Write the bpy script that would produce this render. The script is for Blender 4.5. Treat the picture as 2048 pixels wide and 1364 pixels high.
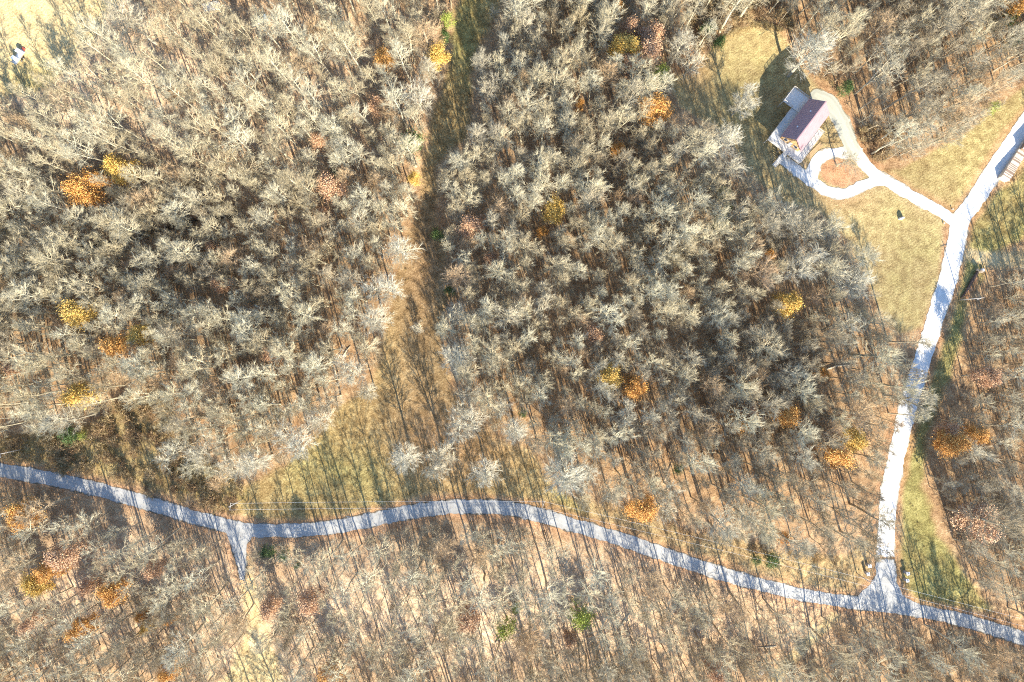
import bpy, math, random
import numpy as np
from math import radians as R

for o in list(bpy.data.objects):
    bpy.data.objects.remove(o)
SC = bpy.context.scene
COL = SC.collection
rng = np.random.default_rng(11)
random.seed(11)

# ------------------------------------------------------------------ camera, sky, sun, exposure
CAM_H, FPX = 220.0, 1366.0                 # drone height (m) and focal length in photo pixels
cam = bpy.data.cameras.new('camera')
cam.sensor_fit = 'HORIZONTAL'
cam.angle = 2 * math.atan(1024.0 / FPX)
cam.clip_start, cam.clip_end = 1.0, 6000.0
camo = bpy.data.objects.new('camera', cam)
camo.location = (0, 0, CAM_H)
COL.objects.link(camo)
SC.camera = camo

SUN_EL, SUN_AZ = 28.0, 164.1               # azimuth clockwise from the top of the photo
world = bpy.data.worlds.new('World')
SC.world = world
world.use_nodes = True
wn = world.node_tree.nodes
wn.clear()
w_out = wn.new('ShaderNodeOutputWorld')
w_bg = wn.new('ShaderNodeBackground')
w_sky = wn.new('ShaderNodeTexSky')
w_sky.sky_type = 'NISHITA'
w_sky.sun_disc = False
w_sky.sun_elevation = R(SUN_EL)
w_sky.sun_rotation = R(SUN_AZ)
w_sky.air_density = 1.0
w_sky.dust_density = 0.2
w_sky.ozone_density = 3.5
w_bg.inputs['Strength'].default_value = 0.15
world.node_tree.links.new(w_sky.outputs[0], w_bg.inputs[0])
world.node_tree.links.new(w_bg.outputs[0], w_out.inputs[0])

sun = bpy.data.lights.new('sun', 'SUN')
sun.energy = 5.0
sun.angle = R(0.5)
sun.color = (1.0, 0.91, 0.76)
suno = bpy.data.objects.new('sun', sun)
suno.rotation_euler = (R(90 - SUN_EL), 0, R(180 - SUN_AZ))
suno.location = (60, -200, 150)
COL.objects.link(suno)

SC.view_settings.view_transform = 'Standard'
SC.view_settings.look = 'None'
SC.view_settings.exposure = 1.58
SC.view_settings.gamma = 1.0
SC.render.engine = 'CYCLES'
SC.cycles.use_denoising = False
SC.cycles.filter_width = 1.1
SC.cycles.max_bounces = 5
SC.cycles.diffuse_bounces = 4
SC.cycles.glossy_bounces = 2
SC.cycles.transparent_max_bounces = 4

# ------------------------------------------------------------------ terrain height
S0 = FPX / CAM_H                           # photo pixels per metre at height zero
HG = np.array([
    [16, 16, 15,  6, -3, -2,  3,  7,  9],
    [ 6,  6,  6,  3.5,1, 1.5,3.2,6,  8],
    [-3, -3, -2,  0.5,2, 2.5,4.5,5,  5],
    [ 3,  3,  3,  2,  5, 5,  4.5,5,  4],
    [ 4,  3.5,3,  2,  6,  8.5,9,  5,  4],
    [ 4,  3,  2.5,3,  5,  7,  7,  5,  8],
    [-4, -2, -5, -5, -5, -3, -3, -1,  3]], float)

def _cr(p0, p1, p2, p3, t):
    return p1 + 0.5 * t * (p2 - p0 + t * (2 * p0 - 5 * p1 + 4 * p2 - p3 + t * (3 * (p1 - p2) + p3 - p0)))

def height(x, y):
    x = np.asarray(x, float); y = np.asarray(y, float)
    px = 1024 + x * S0; py = 682 - y * S0
    u = np.clip(px / 256.0, -0.25, 8.25); v = np.clip(py / 227.33, -0.25, 6.25)
    i = np.floor(u).astype(int); j = np.floor(v).astype(int)
    fu = u - i; fv = v - j
    rows = []
    for dj in (-1, 0, 1, 2):
        jj = np.clip(j + dj, 0, 6)
        c = [HG[jj, np.clip(i + di, 0, 8)] for di in (-1, 0, 1, 2)]
        rows.append(_cr(*c, fu))
    z = _cr(*rows, fv)
    # the ground falls away behind the house
    z = z - 1.6 * np.exp(-((px - 1548) ** 2 + (py - 128) ** 2) / (2 * 46.0 ** 2))
    # rolling small relief
    z = z + 0.35 * np.sin(x * 0.11 + 1.3 * np.sin(y * 0.07)) * np.cos(y * 0.13 + 0.6 * np.sin(x * 0.05))
    return z

def at(px, py, z):
    k = (CAM_H - z) / FPX
    return ((px - 1024.0) * k, -(py - 682.0) * k)

def ground(px, py):
    z = 3.0
    for _ in range(6):
        x, y = at(px, py, z)
        z = float(height(x, y))
    return (x, y, z)

def topix(x, y, z):
    k = FPX / (CAM_H - z)
    return 1024 + x * k, 682 - y * k

# ------------------------------------------------------------------ helpers: meshes, tags
def mesh_np(name, V, F, mats=(), mi=None, smooth=False):
    me = bpy.data.meshes.new(name)
    me.from_pydata([tuple(v) for v in np.asarray(V, float).tolist()], [], F)
    for m in mats:
        me.materials.append(m)
    if mi is not None:
        me.polygons.foreach_set('material_index', np.asarray(mi, np.int32))
    if smooth:
        me.polygons.foreach_set('use_smooth', np.ones(len(me.polygons), bool))
    me.update()
    return me

class MB:
    """collects boxes, tubes and plates of one object"""
    def __init__(s):
        s.V = []; s.F = []; s.M = []; s.cur = 0
    def add(s, V, F):
        b = len(s.V)
        s.V += [tuple(map(float, v)) for v in V]
        s.F += [tuple(b + i for i in f) for f in F]
        s.M += [s.cur] * len(F)
    def box(s, x0, x1, y0, y1, z0, z1):
        s.add([(x0, y0, z0), (x1, y0, z0), (x1, y1, z0), (x0, y1, z0), (x0, y0, z1), (x1, y0, z1), (x1, y1, z1), (x0, y1, z1)],
              [(3, 2, 1, 0), (4, 5, 6, 7), (0, 1, 5, 4), (1, 2, 6, 5), (2, 3, 7, 6), (3, 0, 4, 7)])
    def prism(s, pts, z0, z1):
        n = len(pts)
        s.add([(p[0], p[1], z0) for p in pts] + [(p[0], p[1], z1) for p in pts],
              [tuple(range(n - 1, -1, -1)), tuple(range(n, 2 * n))] + [(i, (i + 1) % n, n + (i + 1) % n, n + i) for i in range(n)])
    def tube(s, pts, rad, n=8, cap=True):
        pts = [np.array(p, float) for p in pts]
        if not hasattr(rad, '__len__'):
            rad = [rad] * len(pts)
        V = []
        for i, p in enumerate(pts):
            d = pts[min(i + 1, len(pts) - 1)] - pts[max(i - 1, 0)]
            d /= np.linalg.norm(d) + 1e-9
            a = np.cross(d, (0, 0, 1) if abs(d[2]) < 0.9 else (1, 0, 0)); a /= np.linalg.norm(a)
            b = np.cross(d, a)
            for k in range(n):
                t = 2 * math.pi * k / n
                V.append(p + rad[i] * (math.cos(t) * a + math.sin(t) * b))
        F = []
        for i in range(len(pts) - 1):
            for k in range(n):
                F.append((i * n + k, i * n + (k + 1) % n, (i + 1) * n + (k + 1) % n, (i + 1) * n + k))
        if cap:
            F.append(tuple(range(n - 1, -1, -1))); F.append(tuple((len(pts) - 1) * n + k for k in range(n)))
        s.add(V, F)
    def build(s, name, mats, parent=None, smooth=False, bevel=0.0):
        if not isinstance(mats, (list, tuple)):
            mats = [mats]
        me = mesh_np(name, s.V, s.F, mats, s.M, smooth)
        o = bpy.data.objects.new(name, me)
        COL.objects.link(o)
        if parent is not None:
            o.parent = parent
        if bevel > 0:
            b = o.modifiers.new('bevel', 'BEVEL'); b.width = bevel; b.segments = 2; b.limit_method = 'ANGLE'
        return o

def tag(o, label=None, cat=None, group=None, kind=None):
    if label: o['label'] = label
    if cat: o['category'] = cat
    if group: o['group'] = group
    if kind: o['kind'] = kind
    return o

def empty(name, loc, rz=0.0):
    o = bpy.data.objects.new(name, None)
    o.location = loc; o.rotation_euler = (0, 0, rz)
    o.empty_display_size = 0.5
    COL.objects.link(o)
    return o

# ------------------------------------------------------------------ materials
def new_mat(name):
    m = bpy.data.materials.new(name)
    m.use_nodes = True
    nt = m.node_tree
    b = nt.nodes['Principled BSDF']
    b.inputs['Roughness'].default_value = 0.85
    b.inputs['Specular IOR Level'].default_value = 0.25
    return m, nt, b

def N(nt, t, **kw):
    n = nt.nodes.new(t)
    for k, v in kw.items():
        setattr(n, k, v)
    return n

def noise(nt, vec, scale, detail=3.0, rough=0.6):
    n = N(nt, 'ShaderNodeTexNoise')
    n.inputs['Scale'].default_value = scale
    n.inputs['Detail'].default_value = detail
    n.inputs['Roughness'].default_value = rough
    nt.links.new(vec, n.inputs['Vector'])
    return n.outputs['Fac']

def ramp(nt, fac, stops):
    r = N(nt, 'ShaderNodeValToRGB')
    el = r.color_ramp.elements
    while len(el) > 1: el.remove(el[-1])
    el[0].position = stops[0][0]; el[0].color = (*stops[0][1], 1)
    for p, c in stops[1:]:
        e = el.new(p); e.color = (*c, 1)
    nt.links.new(fac, r.inputs[0])
    return r.outputs['Color']

def mixc(nt, fac, a, b, blend='MIX'):
    m = N(nt, 'ShaderNodeMix', data_type='RGBA', blend_type=blend)
    for sock, v in ((m.inputs[0], fac), (m.inputs[6], a), (m.inputs[7], b)):
        if isinstance(v, (int, float)): sock.default_value = v
        elif isinstance(v, tuple): sock.default_value = (*v, 1)
        else: nt.links.new(v, sock)
    return m.outputs[2]

def math_(nt, op, a, b=None, clamp=False):
    m = N(nt, 'ShaderNodeMath', operation=op, use_clamp=clamp)
    for sock, v in ((m.inputs[0], a), (m.inputs[1], b)):
        if v is None: continue
        if isinstance(v, (int, float)): sock.default_value = v
        else: nt.links.new(v, sock)
    return m.outputs[0]

def bump(nt, b, fac, strength, dist):
    n = N(nt, 'ShaderNodeBump')
    n.inputs['Strength'].default_value = strength
    n.inputs['Distance'].default_value = dist
    nt.links.new(fac, n.inputs['Height'])
    nt.links.new(n.outputs[0], b.inputs['Normal'])

def simple(name, c1, c2, scale=3.0, rough=0.8, metal=0.0, bumpd=0.0):
    m, nt, b = new_mat(name)
    tc = N(nt, 'ShaderNodeTexCoord').outputs['Object']
    f = noise(nt, tc, scale, 4.0)
    c = ramp(nt, f, [(0.3, c1), (0.7, c2)])
    nt.links.new(c, b.inputs['Base Color'])
    b.inputs['Roughness'].default_value = rough
    b.inputs['Metallic'].default_value = metal
    if bumpd: bump(nt, b, f, 0.6, bumpd)
    return m

def varied(name, stops, scale=0.6, rough=0.85):
    """colour from each tree's own random number, with a little mottling"""
    m, nt, b = new_mat(name)
    rnd = N(nt, 'ShaderNodeObjectInfo').outputs['Random']
    c = ramp(nt, rnd, stops)
    tc = N(nt, 'ShaderNodeTexCoord').outputs['Object']
    f = noise(nt, tc, scale, 3.0)
    k = ramp(nt, f, [(0.3, (0.68, 0.68, 0.68)), (0.7, (1.18, 1.15, 1.10))])
    nt.links.new(mixc(nt, 1.0, c, k, 'MULTIPLY'), b.inputs['Base Color'])
    b.inputs['Roughness'].default_value = rough
    return m

M = {}
M['bark'] = varied('pale_bark', [(0.0, (0.460, 0.409, 0.282)), (0.3, (0.543, 0.500, 0.361)), (0.55, (0.397, 0.346, 0.233)), (0.8, (0.574, 0.542, 0.406)), (1.0, (0.460, 0.420, 0.302))])
M['twig'] = varied('pale_twigs', [(0.0, (0.418, 0.346, 0.213)), (0.25, (0.512, 0.458, 0.307)), (0.5, (0.355, 0.298, 0.188)), (0.75, (0.532, 0.489, 0.346)), (1.0, (0.439, 0.399, 0.282))])
M['bark_white'] = varied('cream_bark', [(0.0, (0.446, 0.414, 0.320)), (1.0, (0.513, 0.483, 0.388))])
M['twig_white'] = varied('cream_twigs', [(0.0, (0.456, 0.409, 0.296)), (0.5, (0.532, 0.492, 0.378)), (1.0, (0.475, 0.448, 0.349))])
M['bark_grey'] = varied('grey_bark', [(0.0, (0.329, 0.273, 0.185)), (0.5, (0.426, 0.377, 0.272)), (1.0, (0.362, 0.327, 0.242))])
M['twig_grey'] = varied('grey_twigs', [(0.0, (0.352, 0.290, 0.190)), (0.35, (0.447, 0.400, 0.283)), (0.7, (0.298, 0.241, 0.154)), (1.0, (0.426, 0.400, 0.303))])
M['twig_tan'] = varied('tan_twigs', [(0.0, (0.42, 0.29, 0.16)), (0.5, (0.50, 0.375, 0.225)), (1.0, (0.38, 0.27, 0.165))])
M['bramble'] = varied('bramble_stems', [(0.0, (0.310, 0.202, 0.112)), (0.4, (0.465, 0.333, 0.180)), (0.7, (0.372, 0.295, 0.150)), (1.0, (0.512, 0.388, 0.225))])
M['dry_grass'] = varied('dry_grass_blades', [(0.0, (0.50, 0.39, 0.19)), (1.0, (0.60, 0.49, 0.27))])
def leafmat(name, a, b_, c):
    m, nt, b = new_mat(name)
    rnd = N(nt, 'ShaderNodeObjectInfo').outputs['Random']
    geo = N(nt, 'ShaderNodeNewGeometry').outputs['Random Per Island']
    f = math_(nt, 'ADD', math_(nt, 'MULTIPLY', geo, 0.75), math_(nt, 'MULTIPLY', rnd, 0.25))
    nt.links.new(ramp(nt, f, [(0.05, a), (0.5, b_), (0.95, c)]), b.inputs['Base Color'])
    b.inputs['Roughness'].default_value = 0.7
    return m
M['leaf_orange'] = leafmat('orange_leaves', (0.44, 0.20, 0.05), (0.62, 0.32, 0.085), (0.68, 0.43, 0.15))
M['leaf_gold'] = leafmat('golden_leaves', (0.46, 0.28, 0.055), (0.62, 0.41, 0.10), (0.70, 0.52, 0.18))
M['leaf_rust'] = leafmat('rust_leaves', (0.36, 0.19, 0.10), (0.51, 0.31, 0.17), (0.60, 0.41, 0.25))
M['leaf_lime'] = leafmat('lime_leaves', (0.17, 0.21, 0.035), (0.28, 0.33, 0.06), (0.38, 0.42, 0.11))
M['leaf_green'] = leafmat('dark_green_leaves', (0.035, 0.07, 0.02), (0.07, 0.12, 0.035), (0.14, 0.19, 0.06))

# ------------------------------------------------------------------ polygon and line tools (metres)
def W(pts):
    return np.array([ground(a, b)[:2] for a, b in pts])

def seg_dist(X, Y, A, B):
    d = B - A
    t = np.clip(((X - A[0]) * d[0] + (Y - A[1]) * d[1]) / (d @ d + 1e-9), 0, 1)
    return np.hypot(X - A[0] - t * d[0], Y - A[1] - t * d[1]), t

def poly_sdf(X, Y, P):
    """negative inside"""
    inside = np.zeros(X.shape, bool)
    dist = np.full(X.shape, 1e9)
    n = len(P)
    for i in range(n):
        A, B = P[i], P[(i + 1) % n]
        dist = np.minimum(dist, seg_dist(X, Y, A, B)[0])
        c = (A[1] > Y) != (B[1] > Y)
        with np.errstate(divide='ignore', invalid='ignore'):
            xi = (B[0] - A[0]) * (Y - A[1]) / (B[1] - A[1] + 1e-12) + A[0]
        inside ^= c & (X < xi)
    return np.where(inside, -dist, dist)

def smooth_line(P, n=8):
    P = np.array(P, float)
    Q = [P[0]]
    for i in range(len(P) - 1):
        a, b, c, d = P[max(i - 1, 0)], P[i], P[i + 1], P[min(i + 2, len(P) - 1)]
        for k in range(1, n + 1):
            Q.append(_cr(a, b, c, d, k / n))
    return np.array(Q)

def line_sdf(X, Y, P, w):
    """P polyline (metres), w half width (scalar or per vertex)"""
    w = np.broadcast_to(np.asarray(w, float), (len(P),))
    out = np.full(X.shape, 1e9)
    for i in range(len(P) - 1):
        d, t = seg_dist(X, Y, P[i], P[i + 1])
        out = np.minimum(out, d - (w[i] + (w[i + 1] - w[i]) * t))
    return out

_lat = rng.random((64, 64))
def vnoise(X, Y, s):
    u = np.asarray(X) / s + 100.3; v = np.asarray(Y) / s + 57.7
    i = np.floor(u).astype(int); j = np.floor(v).astype(int)
    fu = u - i; fv = v - j
    fu = fu * fu * (3 - 2 * fu); fv = fv * fv * (3 - 2 * fv)
    g = lambda a, b: _lat[a % 64, b % 64]
    return (g(i, j) * (1 - fu) + g(i + 1, j) * fu) * (1 - fv) + (g(i, j + 1) * (1 - fu) + g(i + 1, j + 1) * fu) * fv

# road lines, photo pixels
ROAD = [(-260, 905), (-120, 922), (0, 940), (107, 958), (267, 998), (401, 1037), (490, 1059), (560, 1061), (660, 1055), (767, 1035), (821, 1024),
        (928, 1013), (1035, 1020), (1160, 1054), (1267, 1087), (1374, 1125), (1482, 1159), (1548, 1176), (1607, 1190), (1714, 1206),
        (1821, 1219), (1928, 1241), (2048, 1277), (2180, 1322), (2320, 1370)]
LANE = [(1768, 1150), (1770, 1114), (1777, 999), (1790, 928), (1808, 847), (1830, 767), (1863, 660), (1893, 568), (1910, 500), (1922, 440),
        (1947, 405), (1977, 358), (2012, 306), (2060, 238), (2140, 130)]
DRIVE = [(1920, 446), (1898, 436), (1875, 420), (1820, 391), (1768, 362), (1727, 371), (1687, 387), (1650, 380), (1620, 361), (1588, 336), (1566, 319)]
UPPER = [(1775, 366), (1741, 342), (1716, 312), (1697, 280), (1680, 238), (1655, 205), (1632, 190)]
UPW = [11, 12, 13, 14, 14, 17, 12]
LOOP = [(1620, 361), (1624, 345), (1634, 322), (1660, 309), (1690, 306)]
FLARE = [(1752, 1118), (1751, 1150), (1741, 1166), (1716, 1190), (1714, 1207), (1850, 1226), (1836, 1207), (1806, 1190), (1793, 1162), (1789, 1118)]
SPUR = [(446, 1052), (453, 1070), (463, 1096), (474, 1132), (480, 1160), (490, 1162), (493, 1130), (494, 1090), (510, 1070), (520, 1052)]
ROADW, LANEW, DRIVEW, UPPERW, LOOPW = (smooth_line(W(L)) for L in (ROAD, LANE, DRIVE, UPPER, LOOP))
upw = np.interp(np.linspace(0, 6, len(UPPERW)), range(7), UPW) / S0
FLAREW, SPURW = W(FLARE), W(SPUR)
LANE_END = ground(1770, 1114)[1]

def road_sdf(X, Y):
    d = line_sdf(X, Y, ROADW, 14.2 / S0)
    d = np.minimum(d, poly_sdf(X, Y, FLAREW))
    return np.minimum(d, poly_sdf(X, Y, SPURW))
def lane_sdf(X, Y):
    d = line_sdf(X, Y, LANEW, 18.0 / S0)
    d = np.maximum(d, LANE_END + 0.15 - Y)
    for L, w in ((DRIVEW, 11.0 / S0), (UPPERW, upw), (LOOPW, 13.0 / S0)):
        d = np.minimum(d, line_sdf(X, Y, L, w))
    return d
ISLAND = W([(1640, 344), (1643, 330), (1654, 320), (1672, 315), (1697, 320), (1715, 335), (1729, 350), (1722, 360), (1704, 370), (1684, 374), (1662, 368), (1646, 357)])

# ------------------------------------------------------------------ ground zones, photo pixels
MEADOW = [(925, -40), (1010, -40), (985, 40), (945, 120), (945, 200), (930, 280), (878, 330), (872, 420), (888, 520), (902, 560), (890, 620), (880, 690),
          (898, 770), (950, 850), (1010, 880), (1065, 915), (1105, 970), (1150, 1010), (1180, 1040), (1035, 1000), (900, 988), (800, 1005), (700, 1035),
          (600, 1045), (520, 1043), (475, 1025), (480, 985), (560, 930), (640, 870), (665, 815), (742, 765), (760, 700), (785, 600), (810, 480),
          (838, 400), (848, 300), (875, 200), (895, 100)]
YARD = [(1385, 150), (1425, 90), (1465, 60), (1505, 50), (1545, 54), (1568, 68), (1590, 120), (1640, 175), (1680, 215), (1712, 290), (1745, 338),
        (1830, 385), (1905, 428), (1888, 455), (1882, 560), (1845, 655), (1800, 668), (1768, 640), (1735, 560), (1692, 480), (1640, 425), (1560, 405), (1500, 350),
        (1465, 290), (1420, 250), (1360, 215), (1330, 150)]
NORTHLAWN = [(1752, 340), (1800, 338), (1850, 312), (1940, 255), (2010, 200), (2100, 130), (2130, 160), (1992, 300), (1925, 415), (1905, 425), (1830, 385)]
EAST = [(1955, 405), (2010, 365), (2100, 300), (2120, 400), (2040, 480), (1975, 520), (1940, 600), (1925, 680), (1890, 780), (1850, 870), (1838, 960),
        (1880, 1060), (1930, 1150), (1985, 1225), (1830, 1205), (1795, 1150), (1800, 1000), (1815, 900), (1850, 790), (1890, 680), (1915, 580), (1925, 500)]
FIELD = [(-200, -120), (265, -60), (245, 10), (185, 70), (130, 140), (70, 190), (0, 205), (-200, 215)]
CLEARING = [(470, 1300), (505, 1262), (535, 1262), (560, 1330), (585, 1450), (400, 1450)]
THICKET = [(70, 870), (180, 850), (270, 790), (330, 770), (350, 840), (390, 905), (470, 960), (490, 990), (470, 1030), (400, 1010), (270, 975), (90, 932), (-60, 915), (-60, 880)]
VERGE = [(1110, 985), (1250, 1020), (1400, 1060), (1560, 1100), (1690, 1110), (1755, 1060), (1755, 1150), (1700, 1195), (1480, 1150), (1270, 1080), (1160, 1045)]
TRAIL = [(1668, 1235), (1640, 1262), (1600, 1300), (1560, 1345), (1530, 1400)]
CLAY = [(1923, 600), (1935, 575), (1944, 552), (1956, 556), (1950, 580), (1936, 602)]
BURST = [(0, 540), (90, 515), (180, 493), (290, 470), (400, 438), (470, 432)]   # wet creek line
ZONES = {k: W(v) for k, v in dict(meadow=MEADOW, yard=YARD, north=NORTHLAWN, east=EAST, field=FIELD, clearing=CLEARING, thicket=THICKET, verge=VERGE, clay=CLAY).items()}
LANE2 = [(486, 1120), (494, 1160), (506, 1210), (514, 1250), (518, 1290)]
TRACK = [(1925, 505), (1960, 515), (2000, 518), (2070, 516), (2140, 512)]
TRAILW, CREEKW, LANE2W, TRACKW = W(TRAIL), W(BURST), W(LANE2), W(TRACK)

def sstep(a, b, x):
    t = np.clip((x - a) / (b - a), 0, 1)
    return t * t * (3 - 2 * t)

# terrain sheet: fine in the middle, coarse to the horizon
fine_x = np.arange(-190, 190.01, 0.8); fine_y = np.arange(-140, 140.01, 0.8)
def grow(a):
    ext = [1.5, 4, 9, 18, 35, 70, 140, 280, 560, 1100]
    return np.concatenate([a[0] - np.cumsum(ext)[::-1], a, a[-1] + np.cumsum(ext)])
gx, gy = grow(fine_x), grow(fine_y)
GX, GY = np.meshgrid(gx, gy)
GZ = height(GX, GY)
nz = (vnoise(GX, GY, 3.1) - 0.5) * 3.2 + (vnoise(GX, GY, 9.0) - 0.5) * 5
core = (np.abs(GX) < 200) & (np.abs(GY) < 150)
def zmask(name, soft=1.6, wob=1.0):
    m = np.zeros(GX.shape)
    m[core] = 1 - sstep(-soft, soft, poly_sdf(GX[core], GY[core], ZONES[name]) + wob * 0.55 * nz[core])
    return m
zm = {k: zmask(k) for k in ZONES if k != 'clay'}
zm['yard'] = zmask('yard', 0.8, 0.3)
zm['north'] = zmask('north', 0.8, 0.4)
zm['clay'] = zmask('clay', 0.5, 0.3)
trail = np.zeros(GX.shape)
trail[core] = 1 - sstep(0.4, 2.0, line_sdf(GX[core], GY[core], TRAILW, 0.7) + 0.15 * nz[core])
trail[core] = np.maximum(trail[core], 1 - sstep(0.3, 2.2, np.minimum(line_sdf(GX[core], GY[core], LANE2W, 1.4), line_sdf(GX[core], GY[core], TRACKW, 1.3)) + 0.25 * nz[core]))
creek = np.zeros(GX.shape)
creek[core] = 1 - sstep(0.0, 1.3, line_sdf(GX[core], GY[core], CREEKW, 0.25) + 0.15 * nz[core])
island = np.zeros(GX.shape)
island[core] = 1 - sstep(-0.3, 0.3, poly_sdf(GX[core], GY[core], ISLAND))
PXg, PYg = topix(GX, GY, GZ)
grass = np.clip(zm['meadow'] + zm['yard'] + zm['north'] + zm['east'] + zm['field'] + zm['clearing'] + 0.8 * zm['thicket'] + 0.55 * zm['verge'] + trail, 0, 1) * (1 - island)
green = 0.12 * zm['meadow'] + 0.25 * zm['yard'] + 0.32 * zm['north'] + 0.7 * zm['east'] + 0.18 * zm['field'] + 0.15 * zm['clearing'] + 0.35 * zm['thicket'] + 0.3 * zm['verge']
blob = lambda cx, cy, rx, ry: np.exp(-(((PXg - cx) / rx) ** 2 + ((PYg - cy) / ry) ** 2))
green = green + 0.42 * blob(690, 940, 140, 80) + 0.6 * blob(930, 60, 40, 120) - 0.3 * blob(830, 560, 60, 160) + 0.35 * blob(1820, 540, 60, 120) + 0.4 * blob(1830, 1030, 30, 120) - 0.35 * blob(900, 880, 100, 80) + 0.3 * blob(1500, 200, 70, 80) + 0.45 * blob(60, 170, 60, 40)
pale = 0.0
rust = island * blob(1665, 345, 45, 45) * 1.3 + zm['clay'] + 0.45 * blob(900, 890, 130, 80) * grass + 0.15 * blob(840, 560, 60, 170) * grass + 0.4 * blob(1690, 400, 60, 25) + 0.4 * blob(1390, 130, 40, 60)
pale = 0.75 * zm['field'] + 0.6 * trail + 0.5 * zm['clearing'] + 0.35 * zm['yard'] + 0.15 * zm['north'] + 0.95 * blob(330, 170, 520, 200) * (1 - grass) + 1.0 * blob(950, 1230, 700, 150) * (1 - grass) + 0.65 * blob(150, 1150, 280, 130) * (1 - grass)  # dry pale ground, plus litter lightened on sun-facing slopes: sunlight put into the colour
# fallen leaves gather beside the roads
rd = np.full(GX.shape, 99.0)
rd[core] = np.minimum(road_sdf(GX[core], GY[core]), lane_sdf(GX[core], GY[core]))
near_road = (1 - sstep(0.2, 2.6, rd + 0.35 * nz))
leafy = near_road * 0.55 * (1 - zm['yard'])
green = np.clip(green * (1 - 0.6 * near_road) * (1 - trail), 0, 1)
stub = np.clip(1.0 * blob(845, 520, 75, 210) * zm['meadow'] + 0.5 * blob(850, 800, 120, 110) * zm['meadow'] + 0.35 * blob(1450, 300, 120, 90) * zm['yard'], 0, 1)
ny, nx = GX.shape
V = np.stack([GX.ravel(), GY.ravel(), GZ.ravel()], 1)
idx = np.arange(nx * ny).reshape(ny, nx)
Q = np.stack([idx[:-1, :-1].ravel(), idx[:-1, 1:].ravel(), idx[1:, 1:].ravel(), idx[1:, :-1].ravel()], 1)
me = bpy.data.meshes.new('ground')
me.vertices.add(len(V)); me.vertices.foreach_set('co', V.astype(np.float32).ravel())
me.loops.add(Q.size); me.loops.foreach_set('vertex_index', Q.astype(np.int32).ravel())
me.polygons.add(len(Q)); me.polygons.foreach_set('loop_start', np.arange(0, Q.size, 4, dtype=np.int32))
me.update(calc_edges=True)
me.polygons.foreach_set('use_smooth', np.ones(len(Q), bool))
ca = me.attributes.new('zone', 'FLOAT_COLOR', 'POINT')
ca.data.foreach_set('color', np.stack([grass.ravel(), green.ravel(), np.clip(rust + leafy, 0, 1).ravel(), np.clip(pale, 0, 1).ravel()], 1).astype(np.float32).ravel())
ca3 = me.attributes.new('stubble', 'FLOAT', 'POINT')
ca3.data.foreach_set('value', stub.ravel().astype(np.float32))
ca2 = me.attributes.new('wet', 'FLOAT', 'POINT')
ca2.data.foreach_set('value', creek.ravel().astype(np.float32))

m, nt, b = new_mat('ground_cover')
tc = N(nt, 'ShaderNodeTexCoord').outputs['Object']
za = N(nt, 'ShaderNodeAttribute', attribute_name='zone')
sep = N(nt, 'ShaderNodeSeparateColor'); nt.links.new(za.outputs['Color'], sep.inputs[0])
wet = N(nt, 'ShaderNodeAttribute', attribute_name='wet').outputs['Fac']
n_f = noise(nt, tc, 3.0, 4.0, 0.8)
n_m = noise(nt, tc, 0.45, 4.0, 0.6)
n_l = noise(nt, tc, 0.06, 3.0, 0.55)
spk = math_(nt, 'ADD', math_(nt, 'MULTIPLY', n_f, 0.62), math_(nt, 'MULTIPLY', n_m, 0.38))
litter = ramp(nt, spk, [(0.36, (0.12, 0.068, 0.034)), (0.45, (0.26, 0.158, 0.08)), (0.53, (0.39, 0.25, 0.13)), (0.63, (0.54, 0.39, 0.235))])
litter_p = ramp(nt, spk, [(0.36, (0.24, 0.155, 0.09)), (0.45, (0.43, 0.30, 0.185)), (0.55, (0.56, 0.42, 0.28)), (0.64, (0.66, 0.54, 0.39))])
litter = mixc(nt, za.outputs['Alpha'], litter, litter_p)
g_dry = ramp(nt, spk, [(0.38, (0.13, 0.085, 0.032)), (0.5, (0.33, 0.225, 0.095)), (0.61, (0.56, 0.42, 0.21))])
g_pal = ramp(nt, spk, [(0.38, (0.32, 0.23, 0.115)), (0.5, (0.53, 0.42, 0.235)), (0.61, (0.66, 0.56, 0.35))])
g_dry = mixc(nt, za.outputs['Alpha'], g_dry, g_pal)
g_grn = ramp(nt, spk, [(0.38, (0.09, 0.085, 0.028)), (0.5, (0.235, 0.205, 0.07)), (0.61, (0.42, 0.37, 0.145))])
gm = math_(nt, 'MULTIPLY', sep.outputs[1], ramp(nt, n_l, [(0.3, (0.55,) * 3), (0.62, (1.5,) * 3)]), True)
gm2 = math_(nt, 'ADD', gm, math_(nt, 'MULTIPLY', math_(nt, 'SUBTRACT', n_m, 0.5), 0.9), True)
grassc = mixc(nt, gm2, g_dry, g_grn)
stb = N(nt, 'ShaderNodeAttribute', attribute_name='stubble').outputs['Fac']
grassc = mixc(nt, math_(nt, 'MULTIPLY', stb, 0.85), grassc, ramp(nt, spk, [(0.38, (0.085, 0.055, 0.028)), (0.5, (0.20, 0.135, 0.07)), (0.61, (0.36, 0.26, 0.145))]))
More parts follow.
